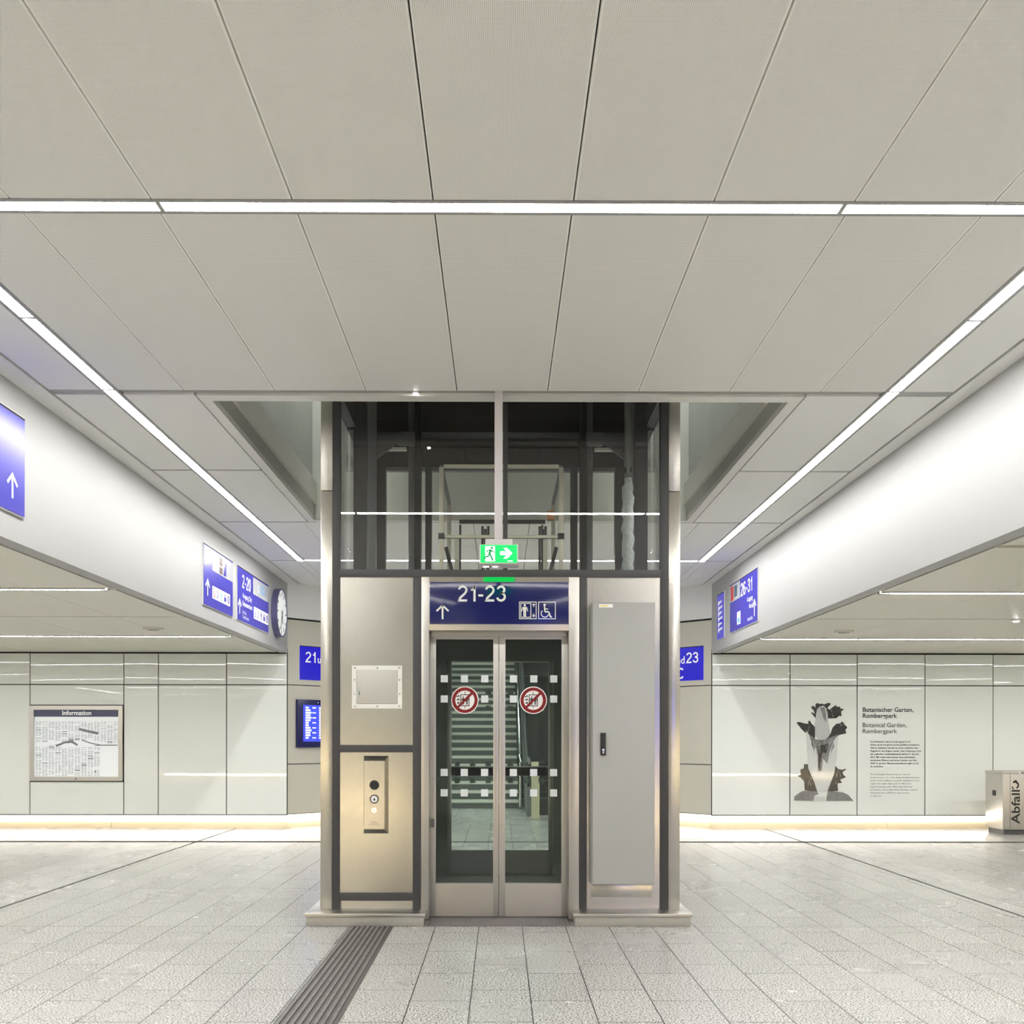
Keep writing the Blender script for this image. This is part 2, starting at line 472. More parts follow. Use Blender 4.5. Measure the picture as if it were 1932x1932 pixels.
def arrow(mb, x, z, h, t, y0, y1, m=0, ang=0.0):
    """an open arrow pointing up (ang turns it), tail at (x, z)"""
    def R(p):
        c, s = math.cos(ang), math.sin(ang)
        return (x + p[0] * c - p[1] * s, z + p[0] * s + p[1] * c)
    mb.line([R((0, 0)), R((0, h - t * 0.3))], t, y0, y1, m)
    a = h * 0.46; q = t * 0.35
    for sgn in (-1, 1):
        mb.line([R((-sgn * q, h + q * 0.2)), R((sgn * a * 0.92, h - a * 0.95))], t, y0, y1 - 0.0001 * sgn, m)
    return mb

def person_icon(mb, x, z, h, y0, y1, m=0):
    r = h * 0.09
    mb.disc(x, z + h - r, r, y0, y1, 16, m)
    mb.prism([(x - h * .15, z + h * .78), (x + h * .15, z + h * .78), (x + h * .12, z + h * .42), (x - h * .12, z + h * .42)], y0, y1, 'y', m)
    mb.box(x - h * .11, x - h * .015, y0, y1, z, z + h * .43, m); mb.box(x + h * .015, x + h * .11, y0, y1, z, z + h * .43, m)
    mb.line([(x - h * .17, z + h * .75), (x - h * .25, z + h * .42)], h * .06, y0, y1, m)
    mb.line([(x + h * .17, z + h * .75), (x + h * .25, z + h * .42)], h * .06, y0, y1, m)
    return mb

def wheelchair_icon(mb, x, z, h, y0, y1, m=0):
    mb.disc(x - h * .05, z + h * .92, h * .09, y0, y1, 16, m)
    mb.line([(x - h * .06, z + h * .82), (x - h * .02, z + h * .42), (x + h * .25, z + h * .42), (x + h * .38, z + h * .04), (x + h * .48, z + h * .07)], h * .10, y0, y1, m)
    mb.line([(x - h * .04, z + h * .62), (x + h * .20, z + h * .62)], h * .07, y0, y1, m)
    mb.ring(x - h * .03, z + h * .30, h * .30, h * .235, y0, y1, 28, m, math.radians(130), math.radians(345))
    return mb

# =================================================================== THE SETTING
ZC = 3.56            # high ceiling
ZS = 2.555           # low side ceilings and underside of the bulkheads
XL, XR = -3.10, 3.08 # bulkhead faces
YW = 14.90           # panelled wall
LX0, LX1 = -2.54, 2.557   # centre lines of the long line lights
HT = 0.058           # half width of a line light with its profile
YF, YB = 4.354, 12.97     # front and back cross line lights

fl = MB().box(-11, 11, -3.3, 30, -0.2, 0)
struct('floor', fl, 'floor')
# joints let into the floor
struct('trim_1', MB().box(-11, 11, 12.88, 13.02, -0.02, 0.0015), 'joint')
struct('trim_2', MB().box(-3.845, -3.82, -3.2, YW, -0.02, 0.0015), 'joint')
struct('trim_3', MB().box(3.83, 3.855, -3.2, YW, -0.02, 0.0015), 'joint')

# ---- high ceiling: separate metal panels with real gaps
cp = MB()
SEAMS = [-2.055, -1.465, -0.875, -0.285, 0.305, 0.895, 1.485, 2.075]
g = 0.0034
def ceil_panel(x0, x1, y0, y1, m=0):
    if x1 - x0 > 0.03 and y1 - y0 > 0.03:
        cp.box(x0 + g, x1 - g, y0 + g, y1 - g, ZC, ZC + 0.03, m)
xs = [LX0 + HT] + SEAMS + [LX1 - HT]
for y0, y1 in ((-3.25, 0.9), (0.9, YF - HT), (YF + HT, 6.65)):
    for a, b in zip(xs, xs[1:]):
        ceil_panel(a, b, y0, y1)
yj = [-3.25, 0.9, YF, 6.65, 6.735, 8.61, 8.65, 10.66, 10.70, YB - HT + 0.02]
# beside the opening
for y0, y1 in ((6.735, 8.61), (8.65, 10.66)):
    ceil_panel(LX0 + HT, -2.012, y0, y1, 1); ceil_panel(2.012, LX1 - HT, y0, y1, 1)
for a, b in zip(xs, xs[1:]):
    ceil_panel(a, b, 10.70, YB - HT, 1)
    ceil_panel(a, b, YB + HT, 16.2, 1)
ceil_panel(LX0 - HT, LX0 + HT, YB + HT, 16.2, 1); ceil_panel(LX1 - HT, LX1 + HT, YB + HT, 16.2, 1)
for y0, y1 in ((-3.25, 0.9), (0.9, 4.35), (4.35, 6.65), (6.735, 8.61), (8.65, 10.66), (10.70, YB), (YB + 0.04, 16.2)):
    ceil_panel(-2.93, LX0 - HT, y0, y1, 1); ceil_panel(LX1 + HT, 2.945, y0, y1, 1)
cp.box(XL - 0.1, -2.950, -3.25, 16.2, ZC, ZC + 0.03, 1); cp.box(2.965, XR + 0.1, -3.25, 16.2, ZC, ZC + 0.03, 1)
ceil = struct('ceiling', cp, ['ceiling', 'ceiling_plain'])
# the dark void above the gaps (open over the lift)
vd = MB()
vd.box(-3.3, 3.3, -3.3, 6.80, ZC + 0.06, ZC + 0.08); vd.box(-3.3, 3.3, 10.75, 16.3, ZC + 0.06, ZC + 0.08)
vd.box(-3.3, -2.05, 6.80, 10.75, ZC + 0.06, ZC + 0.08); vd.box(2.05, 3.3, 6.80, 10.75, ZC + 0.06, ZC + 0.08)
struct('ceiling_void', vd, 'gap')
# wider grey profiles lying in the cross gaps
pr = MB()
for y0, y1 in ((6.65, 6.735),):
    pr.box(-2.93, LX0 - HT, y0 + .012, y1 - .012, ZC + 0.004, ZC + 0.02); pr.box(LX0 + HT, LX1 - HT, y0 + .012, y1 - .012, ZC + 0.012, ZC + 0.03); pr.box(LX1 + HT, 2.945, y0 + .012, y1 - .012, ZC + 0.004, ZC + 0.02)
for y0, y1 in ((8.61, 8.65), (10.66, 10.70)):
    for a, b in ((-2.93, LX0 - HT), (LX0 + HT, -2.01), (2.01, LX1 - HT), (LX1 + HT, 2.945)):
        pr.box(a, b, y0 + .006, y1 - .006, ZC + 0.004, ZC + 0.02)
struct('trim_4', pr, 'profile')
# pale frame round the opening and the opening's sides going up
tr = MB()
tr.box(-2.0, 2.0, 6.737, 6.85, ZC - 0.004, ZC + 0.04); tr.box(-2.0, -1.925, 6.85, 10.58, ZC - 0.004, ZC + 0.04)
tr.box(1.925, 2.0, 6.85, 10.58, ZC - 0.004, ZC + 0.04); tr.box(-2.0, 2.0, 10.58, 10.655, ZC - 0.004, ZC + 0.04)
struct('trim_5', tr, 'trim_white')
up = MB()
def ring_wall(z0, z1, d, m):
    x0, x1, y0, y1 = -1.925 - d, 1.925 + d, 6.85 - d, 10.58 + d
    t = 0.12
    up.box(x0 - t, x0, y0 - t, y1 + t, z0, z1, m); up.box(x1, x1 + t, y0 - t, y1 + t, z0, z1, m)
    up.box(x0, x1, y0 - t, y0, z0, z1, m)
ring_wall(ZC + 0.04, 3.72, 0.0, 0)
ring_wall(3.72, 3.94, -0.03, 1)
ring_wall(3.94, 5.6, 0.02, 2)
up.box(-1.95, 1.95, 10.585, 10.7, ZC + 0.04, 5.6, 3)
struct('wall_opening', up, ['upstand', 'ledge', 'upper_glass', 'rear_upstand'])
struct('ceiling_upper', MB().box(-2.2, 2.2, 6.6, 10.9, 5.6, 5.7), 'shaft_dark')

# ---- bulkheads (white upper walls along both sides)
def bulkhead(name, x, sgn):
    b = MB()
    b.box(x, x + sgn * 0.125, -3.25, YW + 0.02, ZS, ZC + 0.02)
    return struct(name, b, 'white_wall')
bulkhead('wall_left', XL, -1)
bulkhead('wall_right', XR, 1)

# ---- low side ceilings
def side_ceiling(name, sgn, xin, seams_y, xs_):
    b = MB()
    x0 = xin + sgn * 0.16
    xe = sgn * 10.8
    ys = [-3.2] + seams_y + [YW + 0.02]
    cols = [x0] + xs_ + [xe]
    for ya, yb in zip(ys, ys[1:]):
        if yb - ya < 0.13: continue          # slot of a line light or profile
        for a, c in zip(cols, cols[1:]):
            lo, hi = min(a, c) + 0.002, max(a, c) - 0.002
            b.box(lo, hi, ya + 0.004, yb - 0.004, ZS + 0.004, ZS + 0.03)
    struct(name.replace('ceiling', 'ceiling_void'), MB().box(x0, xe, -3.2, YW + 0.02, ZS + 0.062, ZS + 0.075), 'gap')
    return struct(name, b, 'low_ceiling')
side_ceiling('ceiling_left', -1, XL, [0.54, 0.66, 2.6, 4.54, 4.66, 6.6, 8.58, 8.70, 10.585, 10.615, 12.54, 12.66], [-3.98, -4.97, -6.83, -8.6])
side_ceiling('ceiling_right', 1, XR, [0.54, 0.66, 2.6, 4.54, 4.66, 6.62, 6.70, 8.71, 8.83, 10.665, 10.695, 12.74, 12.86], [4.22, 5.20, 6.19, 7.18, 9.0])

# ---- panelled glass walls
def glass_wall(name, xs_, holes, ztop=2.543, zb=0.194, zm=2.085, y=YW, flip=1, mats=('wall_glass', 'gap')):
    b = MB()
    g = 0.007
    for a, c in zip(xs_, xs_[1:]):
        for z0, z1 in ((zb, zm), (zm, ztop)):
            segs = [(z0, z1)]
            for (ha, hc, hz0, hz1) in holes:
                if abs(ha - a) < 0.05 and z0 < hz0 < z1:
                    segs = [(z0, hz0), (hz1, z1)]
            for q0, q1 in segs:
                d = [random.uniform(-0.0011, 0.0011) * (c - a) for _ in range(4)]
                yb = y + 0.02 * flip
                vs = [(a + g, y + d[0], q0 + g), (c - g, y + d[1], q0 + g), (c - g, y + d[2], q1 - g), (a + g, y + d[3], q1 - g)]
                vs += [(v[0], yb, v[2]) for v in vs]
                b.add(vs, [(0, 1, 2), (0, 2, 3), (7, 6, 5, 4), (0, 4, 5, 1), (1, 5, 6, 2), (2, 6, 7, 3), (3, 7, 4, 0)], 0)
    b.box(xs_[0], xs_[-1], y + 0.03 * flip, y + 0.25 * flip, zb, ZS + 0.06, 1)
    return struct(name, b, mats)

def cove(name, x0, x1, y, flip=1):
    """recess at the foot of the wall: warm skirting and the light line above it"""
    b = MB()
    n = max(1, round((x1 - x0) / 2.6))
    for i in range(n):
        a, c = x0 + (x1 - x0) * i / n, x0 + (x1 - x0) * (i + 1) / n
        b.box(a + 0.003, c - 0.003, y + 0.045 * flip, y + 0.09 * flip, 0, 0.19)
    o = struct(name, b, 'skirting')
    return o

WL = [-10.8, -8.6, -6.83, -5.47, -4.97, -3.98, XL]
WR = [XR, 4.22, 5.20, 6.19, 7.185, 9.0, 10.8]
glass_wall('wall_rear_left', WL, [(-6.83, -5.47, 0.68, 1.785)])
glass_wall('wall_rear_right', WR, [])
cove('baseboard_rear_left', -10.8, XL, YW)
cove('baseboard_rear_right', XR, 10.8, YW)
# wall behind the viewer, same make
glass_wall('wall_back', [-10.8, -8.6, -6.4, -4.2, -2.1, 0, 2.1, 4.2, 6.4, 8.6, 10.8], [], ztop=2.52, y=-3.2, flip=-1)
cove('baseboard_back', -10.8, 10.8, -3.2, -1)
struct('door_1', MB().box(-1.5, 1.5, -3.2, -3.17, 0, 2.4), 'cabinet')
struct('wall_back_upper', MB().box(-3.3, 3.3, -3.45, -3.22, 2.52, ZC + 0.1), 'white_wall')
struct('wall_side_left', MB().box(-10.95, -10.8, -3.3, 15.2, 0, 2.7), 'wall_glass')
struct('wall_side_right', MB().box(10.8, 10.95, -3.3, 15.2, 0, 2.7), 'wall_glass')

# ---- splayed walls beside the stairs (45 degrees) and the lintel over them
def splay(name, sgn, xc):
    """runs from the corner (xc, YW) inwards at 45 degrees"""
    b = MB()
    r2 = math.sqrt(0.5)
    def quad(t0, t1, z0, z1, off, m, th=0.03):
        # t along the wall, off behind the face
        def P(t, o, z): return (xc - sgn * t * r2 + sgn * o * r2, YW + t * r2 + o * r2, z)
        vs = [P(t0, off, z0), P(t1, off, z0), P(t1, off, z1), P(t0, off, z1), P(t0, off + th, z0), P(t1, off + th, z0), P(t1, off + th, z1), P(t0, off + th, z1)]
        b.add(vs, [(0, 1, 2, 3), (7, 6, 5, 4), (0, 4, 5, 1), (1, 5, 6, 2), (2, 6, 7, 3), (3, 7, 4, 0)], m)
    L = 1.45
    for z0, z1 in ((0.20, 0.93), (0.93, 2.09), (2.09, 3.05)):
        quad(0.004, L, z0 + 0.006, z1 - 0.006, 0.03, 0)
    quad(0, L, 0.2, 3.3, 0.07, 1, 0.05)
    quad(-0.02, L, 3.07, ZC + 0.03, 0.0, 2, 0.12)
    quad(0, L, 0.0, 0.19, 0.09, 3, 0.05)
    return struct(name, b, ['beige', 'gap', 'lintel_lightened', 'skirting'])
splay('wall_splay_left', -1, XL)
splay('wall_splay_right', 1, XR)
struct('wall_lintel', MB().box(-2.2, 2.2, 15.9, 16.1, 3.07, ZC + 0.1), 'lintel_lightened')
# stair hall behind
hb = MB()
hb.box(-2.25, -2.1, 15.9, 30, 0, 7.5); hb.box(2.1, 2.25, 15.9, 30, 0, 7.5); hb.box(-2.25, 2.25, 30, 30.2, 0, 8)
struct('wall_stair_hall', hb, 'hall_tile')
hc = MB()
hc.prism([(16.1, 3.07), (19.0, 3.07), (30, 8.2), (30, 8.3), (18.9, 3.17), (16.1, 3.17)], -2.2, 2.2, 'x')
struct('ceiling_stair_hall', hc, 'low_ceiling')

# =================================================================== LINE LIGHTS
def xstrip(name, label, x0, x1, y, z, joints, mled, cap=0.0, group=None):
    t = thing(name, label, 'ceiling light', ((x0 + x1) / 2, y, z), 0, group)
    h = HT; wh = 0.027 if mled == 'led_side' else 0.036
    f = MB()
    f.box(x0, x1, y - h, y - wh, z - 0.002, z + 0.05); f.box(x0, x1, y + wh, y + h, z - 0.002, z + 0.05); f.box(x0, x1, y - h, y + h, z + 0.046, z + 0.055)
    f.build('housing', 'profile', t)
    js = [x0 + cap] + joints + [x1 - cap]
    for j_ in joints: MB().box(j_ - 0.010, j_ + 0.010, y - wh, y + wh, z - 0.002, z + 0.04).build('joint_piece', 'profile', t)
    for a, b in zip(js, js[1:]):
        MB().box(a + 0.011, b - 0.011, y - wh, y + wh, z - 0.001, z + 0.04).build('diffuser', mled, t)
    return t

def ystrip(name, label, x, y0, y1, z, joints, mled):
    t = thing(name, label, 'ceiling light', (x, (y0 + y1) / 2, z))
    h, wh = HT, 0.036
    f = MB()
    f.box(x - h, x - wh, y0, y1, z - 0.002, z + 0.05); f.box(x + wh, x + h, y0, y1, z - 0.002, z + 0.05); f.box(x - h, x + h, y0, y1, z + 0.046, z + 0.055)
    f.build('housing', 'profile', t)
    js = [y0] + joints + [y1]
    for j_ in joints: MB().box(x - wh, x + wh, j_ - 0.010, j_ + 0.010, z - 0.002, z + 0.04).build('joint_piece', 'profile', t)
    for a, b in zip(js, js[1:]):
        MB().box(x - wh, x + wh, a + 0.011, b - 0.011, z - 0.001, z + 0.04).build('diffuser', mled, t)
    return t

xstrip('line_light', 'white line light crossing the high ceiling nearest the viewer', LX0 + HT, LX1 - HT, YF, ZC, [-1.447, 1.453], 'led')
xstrip('line_light', 'short white line light crossing the high ceiling behind the lift', LX0 + HT, LX1 - HT, YB, ZC, [-1.447, 0.0, 1.453], 'led')
ys = [5.51, 6.64, 7.72, 9.65, 10.77, 11.87]
ystrip('line_light', 'long white line light along the high ceiling on the clock side', LX0, YF - HT, YB + HT, ZC, ys, 'led')
ystrip('line_light', 'long white line light along the high ceiling on the bin side', LX1, YF - HT, YB + HT, ZC, ys, 'led')
ystrip('line_light', 'line light of the high ceiling behind the viewer, clock side', LX0, -3.0, YF - HT, ZC, [-1.0, 1.0, 3.2], 'led')
ystrip('line_light', 'line light of the high ceiling behind the viewer, bin side', LX1, -3.0, YF - HT, ZC, [-1.0, 1.0, 3.2], 'led')
xstrip('line_light', 'line light crossing the low ceiling above the poster case, nearer the viewer', -10.6, -3.32, 8.64, ZS, [-8.1, -5.2], 'led_side', 0.06)
xstrip('line_light', 'line light crossing the low ceiling close to the poster case wall', -10.6, -3.32, 12.60, ZS, [-8.1, -5.18], 'led_side', 0.06)
xstrip('line_light', 'line light crossing the low ceiling on the bin side, nearer the viewer', 3.26, 10.6, 8.77, ZS, [5.4, 7.9], 'led_side', 0.09)
xstrip('line_light', 'line light crossing the low ceiling close to the botanical print wall', 3.26, 10.6, 12.80, ZS, [4.48, 6.45, 8.4], 'led_side', 0.06)
for k, yy in enumerate((4.6, 0.6)):
    xstrip('line_light', 'line light out of view in the low ceiling on the clock side', -10.6, -3.32, yy, ZS, [-8.1, -5.2], 'led_side', 0.06, 'low ceiling lights beside the viewer')
    xstrip('line_light', 'line light out of view in the low ceiling on the bin side', 3.32, 10.6, yy, ZS, [5.2, 8.1], 'led_side', 0.06, 'low ceiling lights beside the viewer, bin side')
for yy, zz in ((17.2, 3.02), (18.6, 3.02), (21.5, 4.05), (24.5, 5.4)):  # extra lamps put in so the steps read through the lift glass
    xstrip('line_light', 'added line light over the stairs behind the lift', -1.9, 1.9, yy, zz, [0.0], 'fill_hall', 0, 'added stair lights')

for sx in (-1, 1):  # out-of-sight fill lamps for the sides of the opening
    t = thing('line_light', 'added unseen line light above the lift opening', 'ceiling light', (sx * 1.6, 8.7, 5.58), 0, 'added upper lights')
    MB().box(sx * 1.55, sx * 1.65, 7.0, 10.4, 5.55, 5.58).build('diffuser', 'fill_upper', t)
    MB().box(sx * 1.53, sx * 1.67, 6.98, 10.42, 5.575, 5.598).build('housing', 'profile', t)

# light line along the foot of the walls
def cove_light(label, x0, x1, y, flip, mled='led_cove'):
    t = thing('cove_light', label, 'light', ((x0 + x1) / 2, y, 0.15))
    a, b = y + 0.022 * flip, y + 0.05 * flip
    n = 3
    for i in range(n):
        MB().box(x0 + (x1 - x0) * i / n + 0.002, x0 + (x1 - x0) * (i + 1) / n - 0.002, min(a, b), max(a, b), 0.118, 0.182).build('diffuser', mled, t)
    MB().box(x0, x1, min(a, b), max(a, b) + 0.004, 0.182, 0.192).build('housing', 'profile', t)
    return t
cove_light('glowing light line along the foot of the wall with the poster case', -10.8, XL, YW, 1)
cove_light('glowing light line along the foot of the wall with the botanical print', XR, 10.8, YW, 1)
cove_light('glowing light line at the foot of the wall behind the viewer, clock side', -10.8, -1.55, -3.2, -1, 'led_cove_back')
cove_light('glowing light line at the foot of the wall behind the viewer, bin side', 1.55, 10.8, -3.2, -1, 'led_cove_back')
def splay_cove(label, sgn, xc):
    r2 = math.sqrt(0.5)
    t = thing('cove_light', label, 'light', (xc - sgn * 0.5, YW + 0.5, 0.15))
    b = MB()
    def P(s, o, z): return (xc - sgn * s * r2 + sgn * o * r2, YW + s * r2 + o * r2, z)
    for z0, z1, o0, o1 in ((0.118, 0.182, 0.05, 0.08),):
        vs = [P(0.02, o0, z0), P(1.43, o0, z0), P(1.43, o0, z1), P(0.02, o0, z1), P(0.02, o1, z0), P(1.43, o1, z0), P(1.43, o1, z1), P(0.02, o1, z1)]
        b.add(vs, [(0, 1, 2, 3), (7, 6, 5, 4), (0, 4, 5, 1), (1, 5, 6, 2), (2, 6, 7, 3), (3, 7, 4, 0)], 0)
    b.build('diffuser', 'led_cove', t)
splay_cove('short light line at the foot of the slanted wall under the departure screen', -1, XL)
splay_cove('short light line at the foot of the slanted wall on the print side', 1, XR)

# small round ceiling fittings
def ceiling_disc(name, label, cat, x, y, z, r, lens=None):
    t = thing(name, label, cat, (x, y, z))
    n = 24
    MB().prism([(x + r * math.cos(2 * PI * k / n), y + r * math.sin(2 * PI * k / n)) for k in range(n)], z - 0.018, z, 'z').build('housing', 'low_ceiling' if not lens else 'trim_white', t)
    MB().prism([(x + r * .6 * math.cos(2 * PI * k / n), y + r * .6 * math.sin(2 * PI * k / n)) for k in range(n)], z - 0.024, z - 0.016, 'z').build('lens' if lens else 'grille', lens or 'profile', t)
    return t
ceiling_disc('ceiling_speaker', 'small round speaker in the low ceiling on the clock side', 'speaker', -3.957, 11.69, ZS + 0.004, 0.11)
ceiling_disc('ceiling_speaker', 'small round speaker in the low ceiling on the bin side', 'speaker', 3.98, 11.86, ZS + 0.004, 0.11)
ceiling_disc('downlight', 'small glaring downlight in the low ceiling above the bin', 'ceiling light', 5.40, 10.70, ZS + 0.004, 0.045, 'spot')
ceiling_disc('downlight', 'small glaring spotlight in the ceiling slot above the lift', 'ceiling light', -0.555, 6.69, ZC + 0.012, 0.022, 'spot')

# =================================================================== LIFT TOWER
YG = 7.28     # face of the tower
YD = 7.44     # face of the landing doors
YR = 9.80     # rear face
ZT = 5.2
tower = thing('lift_tower', 'free-standing glazed lift shaft in steel and anthracite, in the middle of the hall', 'lift', (0, 8.5, 0))

# stainless corner pillars (front and rear)
for x0, x1 in ((-1.277, -1.194), (1.196, 1.277)):
    MB().box(x0, x1, YG - 0.004, YG + 0.09, 0.09, 3.06, 0, 0.003).box(x0, x1, YG - 0.004, YG + 0.09, 3.064, ZT, 0, 0.003).build('corner_pillar', 'steel', tower)
    MB().box(x0, x1, YR - 0.09, YR, 0.09, ZT, 0, 0.003).build('corner_pillar', 'steel', tower)
# dark posts of the front
for x0, x1, z1 in ((-1.194, -1.141, ZT), (1.137, 1.196, ZT), (-0.622, -0.562, 2.452), (0.560, 0.616, 2.452)):
    MB().box(x0, x1, YG, YG + 0.06, 0.09, z1, 0, 0.002).build('post', 'dark_frame', tower)
MB().box(-1.141, 1.137, YG - 0.004, YG + 0.1, 2.452, 2.505, 0, 0.002).build('crossbeam', 'dark_frame', tower)
MB().box(-1.141, -0.622, YG, YG + 0.05, 1.205, 1.258, 0, 0.002).build('rail', 'dark_frame', tower)
MB().box(-1.141, -0.622, YG, YG + 0.05, 0.150, 0.208, 0, 0.002).build('rail', 'dark_frame', tower)
# slim mullion of the upper front glazing
MB().box(0.018, 0.050, YG + 0.005, YG + 0.06, 2.505, ZT, 0, 0.001).build('mullion', 'dark_frame', tower)
# sheet-steel infill panels
MB().box(-1.141, -0.622, YG + 0.012, YG + 0.03, 1.258, 2.452).build('infill_panel', 'steel', tower)
MB().box(-1.141, -0.622, YG + 0.012, YG + 0.03, 0.208, 1.205).build('infill_panel', 'steel', tower)
MB().box(-1.141, -0.622, YG + 0.03, YG + 0.05, 0.09, 0.15).build('infill_panel', 'steel_soft', tower)
ip = MB()
ip.box(0.616, 1.137, YG + 0.012, YG + 0.03, 0.09, 2.452)
ip.box(0.655, 0.661, YG + 0.008, YG + 0.012, 2.27, 2.45); ip.box(1.085, 1.091, YG + 0.008, YG + 0.012, 2.27, 2.45)
ip.box(0.648, 1.08, YG + 0.004, YG + 0.012, 0.175, 0.27, 0, 0.002)
ip.build('infill_panel', 'steel', tower)
# door portal
pf = MB()
pf.box(-0.562, -0.508, YG - 0.006, YD + 0.02, 0.02, 2.452, 0, 0.003)
pf.box(0.487, 0.560, YG - 0.006, YD + 0.02, 0.02, 2.452, 0, 0.003)
pf.box(-0.508, 0.487, YG - 0.004, YD + 0.02, 2.072, 2.452, 0, 0.002)
pf.box(-0.5, 0.48, YD - 0.03, YD + 0.03, 2.045, 2.072, 0)
pf.build('door_portal', 'steel_soft', tower)
MB().box(-0.506, 0.485, YG - 0.009, YG - 0.003, 2.417, 2.450).build('header_strip', 'steel_polished', tower)
MB().box(-0.5, -0.478, YD - 0.03, YD - 0.012, 0.66, 0.72, 0, 0.002).build('door_sensor', 'ink_grey', tower)
# dark slot over the doors
MB().box(-0.508, 0.487, YD + 0.03, YD + 0.06, 2.04, 2.1).build('door_header', 'dark_frame', tower)

def door_leaf(x0, x1, gx0, gx1, y, sign_, rear=False):
    gz0, gz1 = 0.252, 2.026
    z0, z1 = 0.012, 2.064
    f = MB()
    d = 0.035
    f.box(x0, gx0, y, y + d, z0, z1, 0, 0.002); f.box(gx1, x1, y, y + d, z0, z1, 0, 0.002)
    f.box(gx0, gx1, y, y + d, gz1, z1, 0); f.box(gx0, gx1, y, y + d, z0, gz0, 0)
    door = f.build('door', 'steel_soft', tower)
    MB().box(gx0 - .005, gx1 + .005, y + 0.012, y + 0.020, gz0 - .005, gz1 + .005).build('glass_pane', 'door_glass', door)
    if rear:
        MB().box(gx0 + 0.0, gx1 - 0.012, y - 0.03, y - 0.005, 0.955, 1.035, 0, 0.008).build('guard_rail', 'black', door)
        MB().box(gx0 + 0.0, gx1 - 0.004, y - 0.032, y - 0.005, 1.035, 1.045).build('rail_edge', 'chrome', door)
    ms = 0.026
    for r, zc in enumerate((1.7386, 1.592, 1.057, 0.909)):
        for c, xo in enumerate(sign_):
            if r == 1 and c == 1 and not rear: continue
            MB().box(xo - ms, xo + ms, y + 0.0085 if not rear else y + 0.0205, y + 0.0115 if not rear else y + 0.0225, zc - ms, zc + ms).build('marker_square', 'frost', door)
    return door
LQ = [-0.408, -0.262, -0.114]; RQ = [0.095, 0.243, 0.388]
door_leaf(-0.514, -0.013, -0.468, -0.052, YD, LQ)
door_leaf(-0.009, 0.493, 0.036, 0.445, YD, RQ)
door_leaf(-0.514, -0.013, -0.460, -0.052, 9.67, LQ, True)
door_leaf(-0.009, 0.493, 0.036, 0.455, 9.67, RQ, True)
# rear portal and rear wall panels (ground floor)
rp_ = MB()
rp_.box(-0.6, -0.514, 9.66, YR, 0.0, 2.5); rp_.box(0.493, 0.6, 9.66, YR, 0.0, 2.5); rp_.box(-0.514, 0.493, 9.66, YR, 2.066, 2.5)
rp_.build('rear_portal', 'steel_soft', tower)
for x0, x1 in ((-1.19, -0.6), (0.6, 1.19)):
    MB().box(x0, x1, YR - 0.05, YR - 0.02, 0.09, 2.5).build('infill_panel', 'steel', tower)
MB().box(-1.19, 1.19, YR - 0.1, YR, 2.5, 2.56, 0).build('crossbeam', 'dark_frame', tower)
# rear posts and middle side posts
for x0, x1 in ((-1.19, -1.09), (1.085, 1.19), (-0.715, -0.655), (0.665, 0.73)):
    MB().box(x0, x1, YR - 0.08, YR, 2.56, 3.88).build('post', 'dark_frame', tower)
for s in (-1, 1):
    xa, xb = s * 1.19, s * 1.087
    MB().box(xa, xb, 8.28, 8.36, 0.0, ZT).build('side_post', 'dark_frame', tower)
    # side glazing, two bays above a steel lower part
    for y0, y1 in ((YG + 0.09, 8.28), (8.36, YR - 0.09)):
        MB().box(s * 1.225, s * 1.235, y0, y1, 2.56, 3.86).build('glass_pane', 'glass', tower)
        MB().box(s * 1.225, s * 1.245, y0, y1, 0.09, 2.50).build('infill_panel', 'steel', tower)
        MB().box(s * 1.20, s * 1.25, y0, y1, 2.50, 2.56).build('crossbeam', 'dark_frame', tower)
        MB().box(s * 1.17, s * 1.25, y0, y1, 3.82, 3.98).build('crossbeam', 'dark_frame', tower)
        MB().box(s * 1.215, s * 1.235, y0, y1, 3.98, ZT).build('cladding', 'shaft_dark', tower)
# front glazing, two panes from post to mullion
MB().box(-1.141, 0.018, YG + 0.02, YG + 0.03, 2.505, 4.2).build('glass_pane', 'glass', tower)
MB().box(0.050, 1.137, YG + 0.02, YG + 0.03, 2.505, 4.2).build('glass_pane', 'glass', tower)
# rear glazing in three fields
for a, b in ((-1.09, -0.715), (-0.655, 0.665), (0.73, 1.085)):
    MB().box(a, b, YR - 0.04, YR - 0.03, 2.56, 3.85).build('glass_pane', 'glass', tower)
MB().box(-1.19, 1.19, YR - 0.06, YR, 3.85, 3.885).build('crossbeam', 'shaft_grey', tower)
MB().box(-1.19, 1.19, YR - 0.05, YR - 0.02, 3.885, ZT).build('cladding', 'shaft_dark', tower)
MB().box(-1.19, 1.19, YR - 0.12, YR - 0.05, 4.155, 4.20).build('crossbeam', 'shaft_grey', tower)
MB().box(-1.2, 1.2, YG + 0.05, YR, ZT, ZT + 0.1).build('shaft_roof', 'shaft_dark', tower)
MB().box(-1.19, 1.19, YG + 0.02, YG + 0.05, 4.2, ZT).build('cladding', 'shaft_dark', tower)
